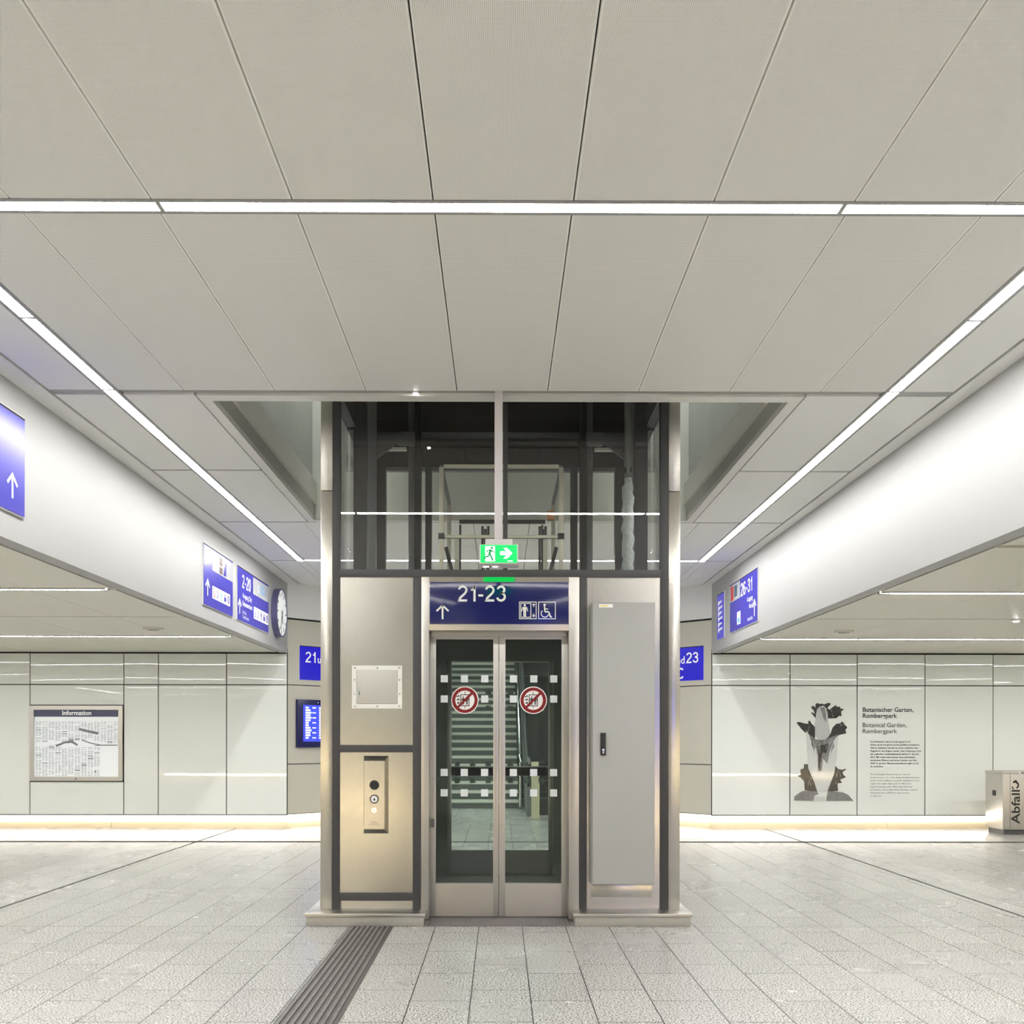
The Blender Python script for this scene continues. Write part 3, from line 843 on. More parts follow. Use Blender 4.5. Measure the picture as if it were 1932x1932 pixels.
# guide rails, brackets, the lower lintel box behind the crossbeam
for s in (-1, 1):
    MB().box(s * 1.12, s * 1.04, 8.55, 8.60, 0.0, ZT - 0.05, 0, 0.004).build('guide_rail', 'shaft_grey', tower)
    MB().box(s * 0.86, s * 0.80, 9.55, 9.60, 0.0, ZT - 0.05, 0, 0.003).build('guide_rail', 'shaft_grey', tower)
    MB().box(s * 0.80, s * 0.74, 9.50, 9.62, 0.0, ZT - 0.05).build('guide_rail', 'black', tower)
    br = MB()
    br.box(s * 0.80, s * 1.18, 9.3, 9.36, 3.98, 4.06); br.prism([(s * 0.95, 3.98), (s * 1.18, 3.98), (s * 1.18, 3.80)], 9.3, 9.33, 'y')
    br.box(s * 0.78, s * 0.92, 9.27, 9.31, 3.96, 4.08, 0)
    br.build('bracket', 'shaft_grey', tower)
    br = MB().box(s * 0.86, s * 1.12, 9.35, 9.41, 3.94, 3.965)
    br.build('bracket', 'trim_white', tower)
# plinths
def plinth(xa, xb, inner):
    b = MB()
    outer = xa if abs(xa) > abs(xb) else xb
    sg = 1 if outer > 0 else -1
    b.box(xa, xb, 7.105, YG + 0.12, 0, 0.068, 0, 0.002)
    b.box(outer - sg * 0.2, outer, YG + 0.12, YR + 0.1, 0, 0.068, 0)
    p = b.build('plinth', 'stone_face', tower)
    t = MB()
    e = 0.012
    t.box(xa - e, xb + e, 7.095, YG + 0.12, 0.068, 0.09, 0, 0.003)
    t.box(outer - sg * 0.2, outer + sg * e, YG + 0.121, YR + 0.11, 0.068, 0.09, 0, 0.003)
    t.build('cover_sheet', 'stone_plinth', p)
plinth(-1.345, -0.53, 0); plinth(0.52, 1.325, 0)
sl = MB()
for k in range(66):
    x = -0.505 + k * 0.01515
    sl.box(x, x + 0.009, 7.11, YD + 0.04, -0.005, 0.006)
sl.box(-0.51, 0.5, 7.108, YD + 0.05, -0.01, 0.001)
sl.build('sill_grille', 'grille', tower)

# ---- lift cabin
cab = thing('lift_cabin', 'dark lift cabin standing at the ground floor behind the sliding doors', 'lift cabin', (0, 8.55, 0))
MB().box(-0.66, 0.66, 7.56, 9.6, 0.004, 0.03).build('cabin_floor', 'cabin_floor', cab)
for s in (-1, 1):
    wv = MB().box(s * 0.60, s * 0.64, 7.56, 9.6, 0.03, 2.30).build('side_wall', 'cabin_wall', cab)
    for yy in (8.0, 8.7, 9.3):
        MB().box(s * 0.592, s * 0.60, yy, yy + 0.02, 0.03, 2.3).build('joint_strip', 'shaft_grey', wv)
    MB().tube([(s * 0.56, 7.8, 0.95), (s * 0.56, 9.4, 0.95)], 0.018).build('handrail', 'chrome', cab)
    MB().box(s * 0.50, s * 0.60, 9.56, 9.6, 0.03, 2.3).build('door_return', 'cabin_wall', cab)
MB().box(-0.66, 0.66, 7.56, 9.6, 2.28, 2.36).build('cabin_roof', 'shaft_dark', cab)
MB().box(-0.5, 0.5, 9.56, 9.6, 2.03, 2.28).build('door_header', 'cabin_wall', cab)
# control board and buttons inside, on the print side
cbp = MB().box(0.575, 0.598, 8.15, 8.40, 0.8, 1.6, 0, 0.004).build('control_board', 'steel', cab)
for k in range(4):
    MB().tube([(0.572, 8.27, 1.1 + 0.1 * k), (0.577, 8.27, 1.1 + 0.1 * k)], 0.02, 12).build('button', 'white_print', cbp)
# safety railing on the roof
Y0, Y1 = 8.0, 9.2
for x in (-0.462, 0.472):
    MB().box(x - 0.018, x + 0.018, Y0 - .02, Y0 + .02, 2.36, 3.42, 0, 0.002).build('railing_post', 'alu', cab)
    MB().box(x - 0.018, x + 0.018, Y1 - .02, Y1 + .02, 2.36, 3.42, 0, 0.002).build('railing_post', 'alu', cab)
    MB().box(x - 0.012, x + 0.012, Y0, Y1, 3.40, 3.44).build('handrail', 'shaft_grey', cab)
    MB().box(x - 0.024, x + 0.024, Y0 - .03, Y0 + .03, 2.86, 2.905, 0, 0.003).build('corner_joint', 'black', cab)
    s = 1 if x < 0 else -1
    MB().line([(x + s * 0.03, 2.82), (x + s * 0.09, 2.58)], 0.03, Y0 + .1, Y0 + .13).build('strut', 'black', cab)
    MB().box(x + s * 0.075, x + s * 0.115, 8.6, 8.64, 2.36, 2.98).build('perforated_upright', 'alu', cab)
    MB().box(x + s * 0.115, x + s * 0.13, 8.6, 8.66, 2.4, 3.1).build('upright_edge', 'black', cab)
MB().box(-0.444, 0.454, Y0 - .015, Y0 + .015, 3.415, 3.443, 0, 0.002).build('crossbar', 'alu', cab)
MB().box(-0.444, 0.454, Y0 - .015, Y0 + .015, 2.868, 2.892, 0, 0.002).build('crossbar', 'alu', cab)
MB().box(-0.37, 0.40, Y1 - .03, Y1 + .01, 3.235, 3.265).build('crossbar', 'shaft_dark', cab)
for xa in (-0.13, 0.36):
    p = MB()
    p.box(xa - 0.035, xa - 0.015, 8.75, 8.8, 2.36, 3.12); p.box(xa + 0.015, xa + 0.035, 8.75, 8.8, 2.36, 3.12)
    p.build('pulley_block', 'shaft_dark', cab)
    MB().tube([(xa, 8.78, 2.36), (xa, 8.78, 3.10)], 0.013).build('cylinder', 'chrome', cab)
MB().box(0.37, 0.43, 8.2, 8.26, 3.06, 3.13, 0, 0.008).build('buffer', 'orange', cab)
MB().tube([(-0.33, 8.1, 2.375), (-0.2, 8.05, 2.60), (-0.1, 8.1, 2.375)], 0.008).build('cable', 'black', cab)
MB().tube([(0.18, 8.1, 2.375), (0.25, 8.05, 2.61), (0.33, 8.1, 2.375)], 0.008).build('cable', 'black', cab)
# hanging cable in a loose clear sleeve
hc_ = thing('hanging_cable', 'cable in a loose clear sleeve hanging down the bin side of the lift shaft', 'cable', (1.02, 8.2, 2.4))
MB().tube([(1.02, 8.2, 3.42), (1.02, 8.2, 5.0)], 0.024, 12).build('cable', 'shaft_grey', hc_)
pts, rr = [], []
for k in range(25):
    z = 2.42 + k * 0.0405
    pts.append((1.02 + 0.006 * math.sin(k * 1.7), 8.2, z)); rr.append(0.046 + 0.005 * math.sin(k * 2.3) if k < 23 else 0.03)
MB().tube(pts, rr, 14).build('sleeve', 'bag', hc_)
MB().tube([(1.02 + .022 * math.cos(a), 8.19, 3.455 + .03 * math.sin(a)) for a in [k * PI / 6 for k in range(13)]], 0.008, 8).build('tie_loop', 'black', hc_)

# ---- things fixed to the tower
cb_ = thing('control_cabinet', 'tall grey control cabinet with a black swing handle on the lift front', 'cabinet', (0.866, YG, 0.28))
YC = YG - 0.115
MB().box(0.640, 1.085, YC + 0.02, YG + 0.008, 0.278, 2.262, 0, 0.004).build('body', 'cabinet', cb_)
dr = MB().box(0.646, 1.080, YC, YC + 0.019, 0.284, 2.258, 0, 0.005).build('door', 'cabinet', cb_)
MB().box(0.700, 0.738, YC - 0.014, YC, 1.188, 1.345, 0, 0.004).build('handle', 'black', dr)
lk = MB().disc(0.719, 1.225, 0.009, YC - 0.018, YC - 0.012, 16); lk.box(0.714, 0.724, YC - 0.018, YC - 0.012, 1.20, 1.222)
lk.build('lock', 'chrome', dr)
lb = MB().box(0.690, 0.786, YC - 0.002, YC, 2.222, 2.246, 0); lb.box(0.700, 0.756, YC - 0.003, YC - 0.0015, 2.230, 2.238, 1)
lb.build('label_plate', ['white_print', mat('yellow_print', (0.75, 0.65, 0.15), 0.4)], dr)

hx = thing('wall_hatch', 'small square steel hatch with screwed frame and key lock on the lift front', 'hatch', (-0.875, YG, 1.52))
YH = YG + 0.012
fr = MB()
fr.frame(-1.055, -0.700, 1.517, 1.822, 0.032, YH - 0.008, YH)
fro = fr.build('frame', 'trim_white', hx)
for sx in (-1.035, -0.945, -0.875, -0.805, -0.72):
    for sz in (1.533, 1.806):
        if sx in (-0.945, -0.805): continue
        MB().disc(sx, sz, 0.007, YH - 0.011, YH - 0.007, 12).build('screw', 'chrome', fro)
for sz in (1.62, 1.72):
    for sx in (-1.038, -0.717):
        MB().disc(sx, sz, 0.007, YH - 0.011, YH - 0.007, 12).build('screw', 'chrome', fro)
dd = MB().box(-1.020, -0.735, YH - 0.012, YH - 0.001, 1.551, 1.789, 0, 0.003).build('door', mat('matt_steel', (0.50, 0.49, 0.45), 0.5, metal=0.5), hx)
lk = MB().disc(-1.002, 1.625, 0.016, YH - 0.016, YH - 0.01, 20, 0, 1.9)
lk.build('lock', 'chrome', dd)
MB().box(-1.0045, -0.9995, YH - 0.0175, YH - 0.015, 1.612, 1.638).build('keyhole', 'black', dd)

cpn = thing('call_panel', 'narrow steel lift call panel with speaker and round button', 'call panel', (-0.88, YG, 0.63))
x0, x1, z0, z1 = -0.972, -0.795, 0.628, 1.180
yb, yf = YG + 0.0115, YG - 0.045
b = MB()
vs = [(x0, yb, z0), (x1, yb, z0), (x1, yb, z1), (x0, yb, z1), (x0 + .012, yf, z0 + .035), (x1 - .022, yf, z0 + .035), (x1 - .022, yf, z1 - .035), (x0 + .012, yf, z1 - .035)]
b.add(vs, [(3, 2, 1, 0), (4, 5, 6, 7), (0, 1, 5, 4), (1, 2, 6, 5), (2, 3, 7, 6), (3, 0, 4, 7)])
b.build('body', 'steel', cpn)
xc = -0.889
MB().disc(xc, 0.974, 0.034, yf - 0.003, yf + 0.001, 32).build('speaker_grille', 'black', cpn)
bt = MB().ring(xc, 0.876, 0.031, 0.024, yf - 0.006, yf + 0.001, 32).build('button_ring', 'black', cpn)
MB().disc(xc, 0.876, 0.024, yf - 0.004, yf + 0.001, 32).build('call_button', 'white_print', cpn)
MB().prism([(xc - .009, .866), (xc + .009, .866), (xc, .887)], yf - 0.0055, yf - 0.003).build('symbol', 'ink', cpn)
ks = MB().disc(xc, 0.797, 0.017, yf - 0.006, yf + 0.001, 24).build('key_switch', 'chrome', cpn)
MB().box(xc - 0.003, xc + 0.003, yf - 0.0075, yf - 0.005, 0.788, 0.806).build('keyhole', 'black', ks)
tb = MB()
for k, (t_, wd) in enumerate((('AUFZUG', 0.052), ('NOTRUF 24 h', 0.058))):
    text(tb, t_, xc, 0.706 - 0.014 * k, 0.008, yf - 0.0008, align='c', res=1)
tb.build('lettering', 'ink_grey', cpn)

# header sign 21-23
hs = thing('platform_sign', 'navy sign reading 21-23 with lift and wheelchair symbols above the lift doors', 'sign', (-0.008, YG - 0.008, 2.116))
ys_ = YG - 0.012
MB().box(-0.503, 0.484, ys_, YG - 0.0045, 2.116, 2.414, 0, 0.002).build('board', 'navy', hs)
t_ = MB(); digits(t_, '21-23', -0.302, 2.276, 0.114, ys_ - 0.0005, width=0.342)
t_.build('lettering', 'white_print', hs)
a_ = MB(); arrow(a_, -0.411, 2.150, 0.102, 0.0125, ys_ - 0.0018, ys_ - 0.0005)
a_.build('arrow', 'white_print', hs)
y0_, y1_ = ys_ - 0.0018, ys_ - 0.0005
p = MB(); p.frame(0.132, 0.256, 2.152, 2.276, 0.005, y0_, y1_); p.frame(0.142, 0.218, 2.163, 2.266, 0.005, y0_, y1_)
person_icon(p, 0.172, 2.170, 0.088, y0_, y1_)
arrow(p, 0.236, 2.238, 0.024, 0.005, y0_, y1_); arrow(p, 0.236, 2.192, 0.024, 0.005, y0_, y1_, 0, PI)
p.build('lift_pictogram', 'white_print', hs)
p = MB(); p.frame(0.268, 0.392, 2.152, 2.276, 0.005, y0_, y1_)
wheelchair_icon(p, 0.318, 2.163, 0.098, y0_, y1_)
p.build('wheelchair_pictogram', 'white_print', hs)

# prohibition stickers on the door glass
def no_lift(x, z, label):
    y = YD + 0.011
    t = thing('prohibition_sticker', label, 'sign', (x, y, z))
    R = 0.100
    MB().disc(x, z, R, y - 0.0015, y, 48).build('disc', 'white_print', t)
    MB().ring(x, z, 0.093, 0.070, y - 0.003, y - 0.0012, 48).build('red_ring', 'red', t)
    k = MB()
    k.frame(x - 0.033, x + 0.033, z - 0.044, z + 0.042, 0.0055, y - 0.0026, y - 0.0013)
    k.box(x - .002, x + .002, y - 0.0026, y - 0.0013, z + .042, z + .064); k.box(x - .002, x + .002, y - 0.0026, y - 0.0013, z - .062, z - .044)
    person_icon(k, x - 0.012, z - 0.033, 0.060, y - 0.0026, y - 0.0013)
    person_icon(k, x + 0.014, z - 0.033, 0.060, y - 0.0026, y - 0.0013)
    for q in range(3):
        zz = z + 0.026 - q * 0.024
        k.line([(x - .064 + .004 * q, zz + .006), (x - .054 + .003 * q, zz - .004), (x - .046, zz + .010), (x - .040, zz - .002)], 0.006, y - 0.0026, y - 0.0013)
    k.build('pictogram', 'ink', t)
    d = 0.0725 * math.sqrt(.5)
    MB().line([(x - d, z - d), (x + d, z + d)], 0.018, y - 0.0034, y - 0.0022).build('red_bar', 'red', t)
    return t
no_lift(-0.258, 1.583, 'round red no-lift-in-fire sticker on the door leaf nearer the call panel')
no_lift(0.2395, 1.583, 'round red no-lift-in-fire sticker on the door leaf nearer the grey cabinet')

# hanging emergency exit sign
ex = thing('exit_sign', 'green lit emergency exit sign hanging on a grey tube before the lift', 'sign', (-0.012, 6.69, 2.44))
MB().box(-0.040, 0.013, 6.665, 6.715, 2.595, ZC + 0.02, 0, 0.003).build('suspension_tube', 'housing', ex)
MB().box(-0.100, 0.078, 6.63, 6.75, 2.556, 2.597, 0, 0.004).build('mounting_box', 'housing', ex)
MB().box(-0.136, 0.114, 6.605, 6.78, 2.432, 2.556, 0, 0.003).build('body', 'housing', ex)
yx = 6.602
pn = MB().box(-0.128, 0.106, yx, 6.606, 2.438, 2.552).build('lit_panel', 'green_lit', ex)
q = MB(); a, b_ = yx - 0.0012, yx + 0.0005
q.box(-0.098, -0.036, a, b_, 2.446, 2.544)
q.build('door_symbol', 'exit_white', pn)
q = MB(); a, b_ = yx - 0.0022, yx - 0.001
q.disc(-0.056, 2.533, 0.0085, a, b_, 14)
q.line([(-0.062, 2.522), (-0.072, 2.496)], 0.015, a, b_)
q.line([(-0.090, 2.504), (-0.079, 2.519), (-0.062, 2.519), (-0.051, 2.509), (-0.039, 2.504)], 0.0075, a, b_)
q.line([(-0.070, 2.496), (-0.057, 2.470), (-0.051, 2.450)], 0.0105, a, b_)
q.line([(-0.072, 2.496), (-0.079, 2.477), (-0.096, 2.476), (-0.106, 2.458)], 0.0095, a, b_)
q.build('running_figure', 'exit_figure', pn)
q = MB(); a, b_ = yx - 0.0012, yx + 0.0005
q.line([(-0.002, 2.499), (0.060, 2.499)], 0.024, a, b_)
q.prism([(0.018, 2.532), (0.042, 2.532), (0.076, 2.498), (0.042, 2.464), (0.018, 2.464), (0.052, 2.498)], a - 0.0003, b_)
q.box(0.046, 0.078, a, b_, 2.446, 2.4515)
q.build('arrow', 'exit_white', pn)
rp2 = MB().box(-0.128, 0.106, 6.779, 6.783, 2.438, 2.552).build('rear_lit_panel', 'green_lit', ex)
for xq in (-0.095, -0.035):
    n = 24
    MB().tube([(xq, 6.69, 2.4325), (xq, 6.69, 2.427)], 0.032, 24).build('spot_ring', 'housing', ex)
    MB().tube([(xq, 6.69, 2.428), (xq, 6.69, 2.424)], 0.02, 24).build('spot_lens', 'exit_white', ex)

# =================================================================== FLOOR GUIDES
ts = MB()
ts.box(-1.035, -0.738, -3.0, 7.10, -0.01, 0.001, 0)
n = 8
for k in range(n):
    x = -1.035 + 0.010 + k * (0.297 - 0.02) / n
    ts.prism([(x, 0.0), (x + 0.022, 0.0), (x + 0.018, 0.006), (x + 0.004, 0.006)], -3.0, 7.10, 'y', 0)
    ts.box(x + 0.005, x + 0.0085, -3.0, 7.10, 0.005, 0.0065, 1); ts.box(x + 0.0135, x + 0.017, -3.0, 7.10, 0.005, 0.0065, 1)
tag(ts.build('tactile_strip', ['tactile', mat('worn_rib', (0.26, 0.25, 0.235), 0.5, var=0.8, vscale=18)]), 'black ribbed tactile guiding strip running to the lift plinth', 'floor strip')
bl = MB().box(-0.95, -0.5, 9.98, 10.38, 0.0, 0.003)
for i in range(10):
    for j in range(9):
        bl.tube([(-0.93 + i * 0.046, 10.0 + j * 0.044, 0.003), (-0.93 + i * 0.046, 10.0 + j * 0.044, 0.008)], 0.012, 6)
tag(bl.build('tactile_studs', 'hall_tile'), 'studded grey tactile field on the floor behind the lift', 'floor strip')

# =================================================================== SIGNS ON THE BULKHEADS
def sign_base(label, w_, h_, loc, rz, mface='blue_lit', depth=-0.0005, cat='sign', name='hanging_sign'):
    t = thing(name, label, cat, loc, rz)
    MB().box(-0.008, w_ + 0.008, -0.012, depth, -0.008, h_ + 0.008).build('frame', 'trim_white', t, True)
    MB().box(0, w_, -0.016, -0.010, 0, h_).build('board', mface, t, True)
    MB().box(0, w_, -0.0165, -0.0095, h_ - 0.012, h_).build('shadow_gap', 'gap', t, True)
    return t
YS = -0.0172
A, B = YS - 0.0012, YS + 0.0006

def pictos(t, x, z, s, n, mats=None, mb_name='pictogram'):
    for k in range(n):
        p = MB(); xx = x + k * (s * 1.07)
        p.box(xx, xx + s, A, B, z, z + s, 0)
        c = A - 0.001; d = A + 0.0004
        m = 1
        kk = k % 5
        if kk == 0: wheelchair_icon(p, xx + s * .45, z + s * .12, s * .76, c, d, m)
        elif kk == 1: p.line([(xx + s * .15, z + s * .25), (xx + s * .4, z + s * .25), (xx + s * .8, z + s * .75)], s * .09, c, d, m); p.disc(xx + s * .4, z + s * .7, s * .09, c, d, 10, m)
        elif kk == 2: person_icon(p, xx + s * .5, z + s * .1, s * .8, c, d, m)
        elif kk == 3: p.box(xx + s * .2, xx + s * .8, c, d, z + s * .2, z + s * .55, m); p.line([(xx + s * .35, z + s * .55), (xx + s * .35, z + s * .75), (xx + s * .65, z + s * .75), (xx + s * .65, z + s * .55)], s * .07, c, d, m)
        else: p.ring(xx + s * .5, z + s * .5, s * .33, s * .22, c, d, 20, m); p.line([(xx + s * .3, z + s * .3), (xx + s * .7, z + s * .7)], s * .08, c, d, m)
        p.build(mb_name, ['white_lit', (mats[k] if mats else 'blue_lit')], t, True)

# big sign at the edge of the picture
sA = sign_base('big blue sign with a white upward arrow, cut by the edge of the picture', 0.85, 0.637, (XL, 6.65 - 0.85, 2.733), PI / 2)
p = MB(); arrow(p, 0.85 - 0.17, 0.085, 0.155, 0.020, A, B); p.build('arrow', 'white_lit', sA, True)
# second sign: shop logos and five symbols
sB = sign_base('blue sign with five square symbols and a pale logo field, second from the clock', 1.15, 0.637, (XL, 10.66, 2.705), PI / 2)
p = MB(); arrow(p, 0.135, 0.10, 0.175, 0.024, A, B); p.build('arrow', 'white_lit', sB, True)
pictos(sB, 0.31, 0.10, 0.135, 5, ['red_lit', 'blue_lit', 'cyan_lit', 'blue_lit', 'blue_lit'])
p = MB(); p.box(0.30, 1.15, A, B, 0.395, 0.61); p.build('logo_field', 'pale_lit', sB, True)
p = MB()
p.box(0.59, 0.70, A - .001, B, 0.50, 0.585, 0); p.box(0.59, 0.70, A - .001, B, 0.41, 0.48, 0)
p.prism([(0.74, 0.42), (0.86, 0.42), (0.86, 0.585)], A - .001, B, 'y', 1); p.box(0.75, 0.85, A - .001, B, 0.412, 0.425, 1)
p.disc(0.40, 0.51, 0.05, A - .001, B, 20, 2); p.disc(0.50, 0.50, 0.05, A - .001, B, 20, 2)
p.build('logo_print', ['brown_print', 'blue_lit', 'white_lit'], sB, True)
# third sign: 2-20
sC = sign_base('blue sign reading 2-20 beside the round clock', 1.60, 0.637, (XL, 12.03, 2.705), PI / 2)
p = MB(); digits(p, '2-20', 0.20, 0.40, 0.16, A, width=0.42); p.build('lettering', 'white_lit', sC, True)
p = MB(); arrow(p, 0.09, 0.075, 0.17, 0.024, A, B); p.build('arrow', 'white_lit', sC, True)
for tt, zz, hh in (('Ausgang City', 0.285, 0.058), ('Reisezentrum', 0.19, 0.058), ('Exit City', 0.095, 0.036), ('Travel Centre', 0.04, 0.036)):
    p = MB(); text(p, tt, 0.22, zz, hh, A, bold=0.010); p.build('lettering', 'white_lit', sC, True)
p = MB(); p.box(0.74, 1.60, A, B, 0.40, 0.61); p.build('logo_field', 'pale_lit', sC, True)
p = MB()
text(p, 'U', 0.98, 0.45, 0.11, A - .001, 0, bold=0.01); text(p, 'S', 1.12, 0.45, 0.11, A - .001, 1, bold=0.01); text(p, 'H', 1.26, 0.45, 0.11, A - .001, 1, bold=0.01)
p.build('logo_print', ['white_lit', 'cyan_lit'], sC, True)
pictos(sC, 0.78, 0.10, 0.15, 5)
# sign 26-31
sD = sign_base('blue sign reading 26-31 on the white wall of the bin side', 1.45, 0.635, (XR, 13.66, 2.72), -PI / 2)
p = MB(); digits(p, '26-31', 0.62, 0.395, 0.17, A, width=0.60); p.build('lettering', 'white_lit', sD, True)
p = MB(); arrow(p, 1.32, 0.07, 0.20, 0.024, A, B); p.build('arrow', 'white_lit', sD, True)
for tt, zz, hh in (('Ausgang', 0.285, 0.058), ('Nord', 0.19, 0.058), ('North Exit', 0.045, 0.040)):
    p = MB(); text(p, tt, 1.24, zz, hh, A, bold=0.010, align='r'); p.build('lettering', 'white_lit', sD, True)
p = MB(); p.box(0.0, 0.57, A, B, 0.395, 0.615); p.build('logo_field', 'pale_lit', sD, True)
p = MB()
p.box(0.06, 0.22, A - .001, B, 0.41, 0.60, 0); p.box(0.26, 0.42, A - .001, B, 0.44, 0.585, 1)
p.build('logo_print', ['red_lit', 'teal_print'], sD, True)
p = MB(); p.box(0.42, 0.60, A, B, 0.06, 0.225, 0); p.box(0.47, 0.56, A - .001, B, 0.08, 0.14, 1)
p.build('pictogram', ['white_lit', 'cyan_lit'], sD, True)
# narrow sign
sE = sign_base('narrow dark blue sign with a column of white symbols beside the 26-31 sign', 0.42, 0.63, (XR, 14.47, 2.705), -PI / 2, 'blue_deep')
for k in range(6):
    p = MB(); z = 0.50 - k * 0.075
    p.line([(0.08, z), (0.30 + 0.04 * (k % 2), z + 0.012)], 0.03, A, B)
    p.box(0.08, 0.14, A, B, z - 0.03, z + 0.03)
    p.build('pictogram', 'white_lit', sE, True)

# round clock
ck = thing('station_clock', 'round station clock with a blue-grey rim on the white wall beside the slanted wall', 'clock', (XL, 14.17, 3.04), PI / 2)
R = 0.335
MB().ring(0, 0, R, R - 0.022, -0.085, 0.0, 48).disc(0, 0, R - 0.02, -0.04, -0.01, 48).build('rim', 'clock_rim', ck, True)
fc = MB().disc(0, 0, R - 0.022, -0.077, -0.04, 48).build('face', 'clock_face', ck, True)
for k in range(12):
    a = k * PI / 6
    MB().line([(0.29 * math.sin(a), 0.29 * math.cos(a)), (0.235 * math.sin(a), 0.235 * math.cos(a))], 0.02, -0.080, -0.0765).build('hour_mark', 'ink', fc, True)
MB().line([(0.0, 0.03), (0.05, -0.15)], 0.026, -0.083, -0.080).build('hour_hand', 'ink', ck, True)
MB().line([(0.01, 0.04), (-0.09, -0.235)], 0.018, -0.086, -0.083).build('minute_hand', 'ink', ck, True)
MB().disc(0, 0, 0.02, -0.089, -0.085, 16).build('hub', 'teal_print', ck, True)

# =================================================================== SLANTED WALLS: signs and screen
r2 = math.sqrt(0.5)
def on_splay(sgn, xc, s, off=0.03):
    return (xc - sgn * s * r2 + sgn * off * r2, YW + s * r2 + off * r2)
px, py = on_splay(-1, XL, 0.225)
s1 = sign_base('blue sign starting with 21 on the slanted wall above the departure screen', 1.15, 0.505, (px, py, 2.172), PI / 4, 'blue_deep', name='platform_sign')
p = MB(); digits(p, '21', 0.10, 0.26, 0.158, A, width=0.185); text(p, 'und', 0.315, 0.26, 0.105, A, bold=0.012); digits(p, '23', 0.60, 0.26, 0.158, A)
p.build('lettering', 'white_lit', s1, True)
p = MB(); text(p, 'D - F', 0.405, 0.035, 0.16, A, bold=0.01); p.build('lettering', 'white_lit', s1, True)
px, py = on_splay(1, XR, 0.155 + 1.15)
s2 = sign_base('blue sign ending with 23 on the slanted wall next to the 26-31 sign', 1.15, 0.505, (px, py, 2.172), -PI / 4, 'blue_deep', name='platform_sign')
p = MB(); digits(p, '23', 1.15 - 0.085, 0.26, 0.158, A, align='r', width=0.215); text(p, 'und', 1.15 - 0.33, 0.26, 0.105, A, bold=0.012, align='r'); digits(p, '21', 1.15 - 0.60, 0.26, 0.158, A, align='r')
p.build('lettering', 'white_lit', s2, True)
p = MB(); text(p, 'A - C', 1.15 - 0.355, 0.035, 0.16, A, bold=0.01, align='r'); p.build('lettering', 'white_lit', s2, True)

px, py = on_splay(-1, XL, 0.165)
sc = thing('departure_screen', 'blue glowing departure screen with white rows, on the slanted wall beside the lift', 'screen', (px, py, 1.175), PI / 4)
MB().box(0, 1.0, -0.05, -0.001, 0, 0.705, 0, 0.004).build('bezel', 'screen_navy', sc, True)
MB().box(0.10, 0.93, -0.053, -0.045, 0.085, 0.625).build('display', 'screen_blue', sc, True)
p = MB()
for k in range(13):
    z = 0.585 - k * 0.037
    wv = random.choice((0.05, 0.08, 0.1))
    p.box(0.14, 0.14 + wv, -0.0545, -0.0525, z - 0.012, z + 0.012)
    if k % 2 == 0: p.box(0.26, 0.32, -0.0545, -0.0525, z - 0.007, z + 0.007)
    p.box(0.38, 0.62 + random.uniform(-.05, .12), -0.0545, -0.0525, z - 0.012, z + 0.012)
    p.box(0.80, 0.90, -0.0545, -0.0525, z - 0.010, z + 0.010)
p.build('text_rows', 'exit_white', sc, True)
MB().disc(0.36, 0.665, 0.008, -0.053, -0.049, 12).build('camera_eye', 'frost', sc, True)

sf = thing('departure_screen', 'blue glowing screen on the wall behind the viewer, mirrored in the lift steel', 'screen', (2.6, -3.19, 1.0))
MB().box(2.2, 3.0, -3.19, -3.13, 1.0, 1.95).build('bezel', 'screen_navy', sf)
MB().box(2.25, 2.95, -3.132, -3.127, 1.05, 1.9).build('display', 'screen_far', sf)

# =================================================================== INFORMATION CASE
ic = thing('poster_case', 'grey framed information poster case in the glass wall', 'poster case', (-6.15, YW, 0.68))
xa, xb, za, zb_ = -6.823, -5.477, 0.687, 1.778
MB().frame(xa, xb, za, zb_, 0.060, YW - 0.035, YW + 0.03).build('frame', 'steel_flat', ic)
pa, pb = xa + 0.060, xb - 0.060
MB().box(pa, pb, YW + 0.0, YW + 0.03, za + 0.06, zb_ - 0.16).build('poster', 'poster', ic)
MB().box(pa, pb, YW - 0.004, YW + 0.03, zb_ - 0.16, zb_ - 0.06).build('header', 'poster_head', ic)
p = MB(); text(p, 'Information', -6.15, zb_ - 0.135, 0.062, YW - 0.006, bold=0.02, align='c', width=0.42)
p.build('lettering', 'white_lit', ic)
p = MB()
yA, yB_ = YW - 0.0025, YW + 0.0005
random.seed(11)
cw = (pb - pa) / 13
for c in range(13):
    for zz in range(56):
        z = zb_ - 0.24 - zz * 0.0142
        if c > 9 and z < 1.22: continue
        if random.random() < 0.16 or 1.17 < z < 1.25 + 0.03 * math.sin(c): continue
        for h in range(2):
            x = pa + 0.02 + c * cw + h * cw * 0.46
            p.box(x, x + cw * random.uniform(0.18, 0.42), yA, yB_, z, z + 0.0045, 0)
    for _ in range(2):
        z = random.uniform(0.80, 1.5)
        if c > 9 and z < 1.22: continue
        p.box(pa + 0.02 + c * cw, pa + 0.02 + c * cw + cw * .8, yA - .0005, yB_, z, z + 0.008, 1)
p.line([(-6.45, 1.19), (-6.33, 1.245), (-6.22, 1.255), (-6.14, 1.205)], 0.03, yA, yB_, 0)
p.line([(-6.12, 1.44), (-5.98, 1.405), (-5.84, 1.375)], 0.035, yA, yB_, 0)
p.line([(-6.08, 1.28), (-5.95, 1.235), (-5.80, 1.205), (-5.56, 1.205)], 0.016, yA, yB_, 0)
p.disc(-5.88, 0.82, 0.011, yA - .001, yB_, 14, 1)
p.build('print', [mat('print_faint', (0.24, 0.25, 0.29), 0.4), 'ink_grey'], ic)
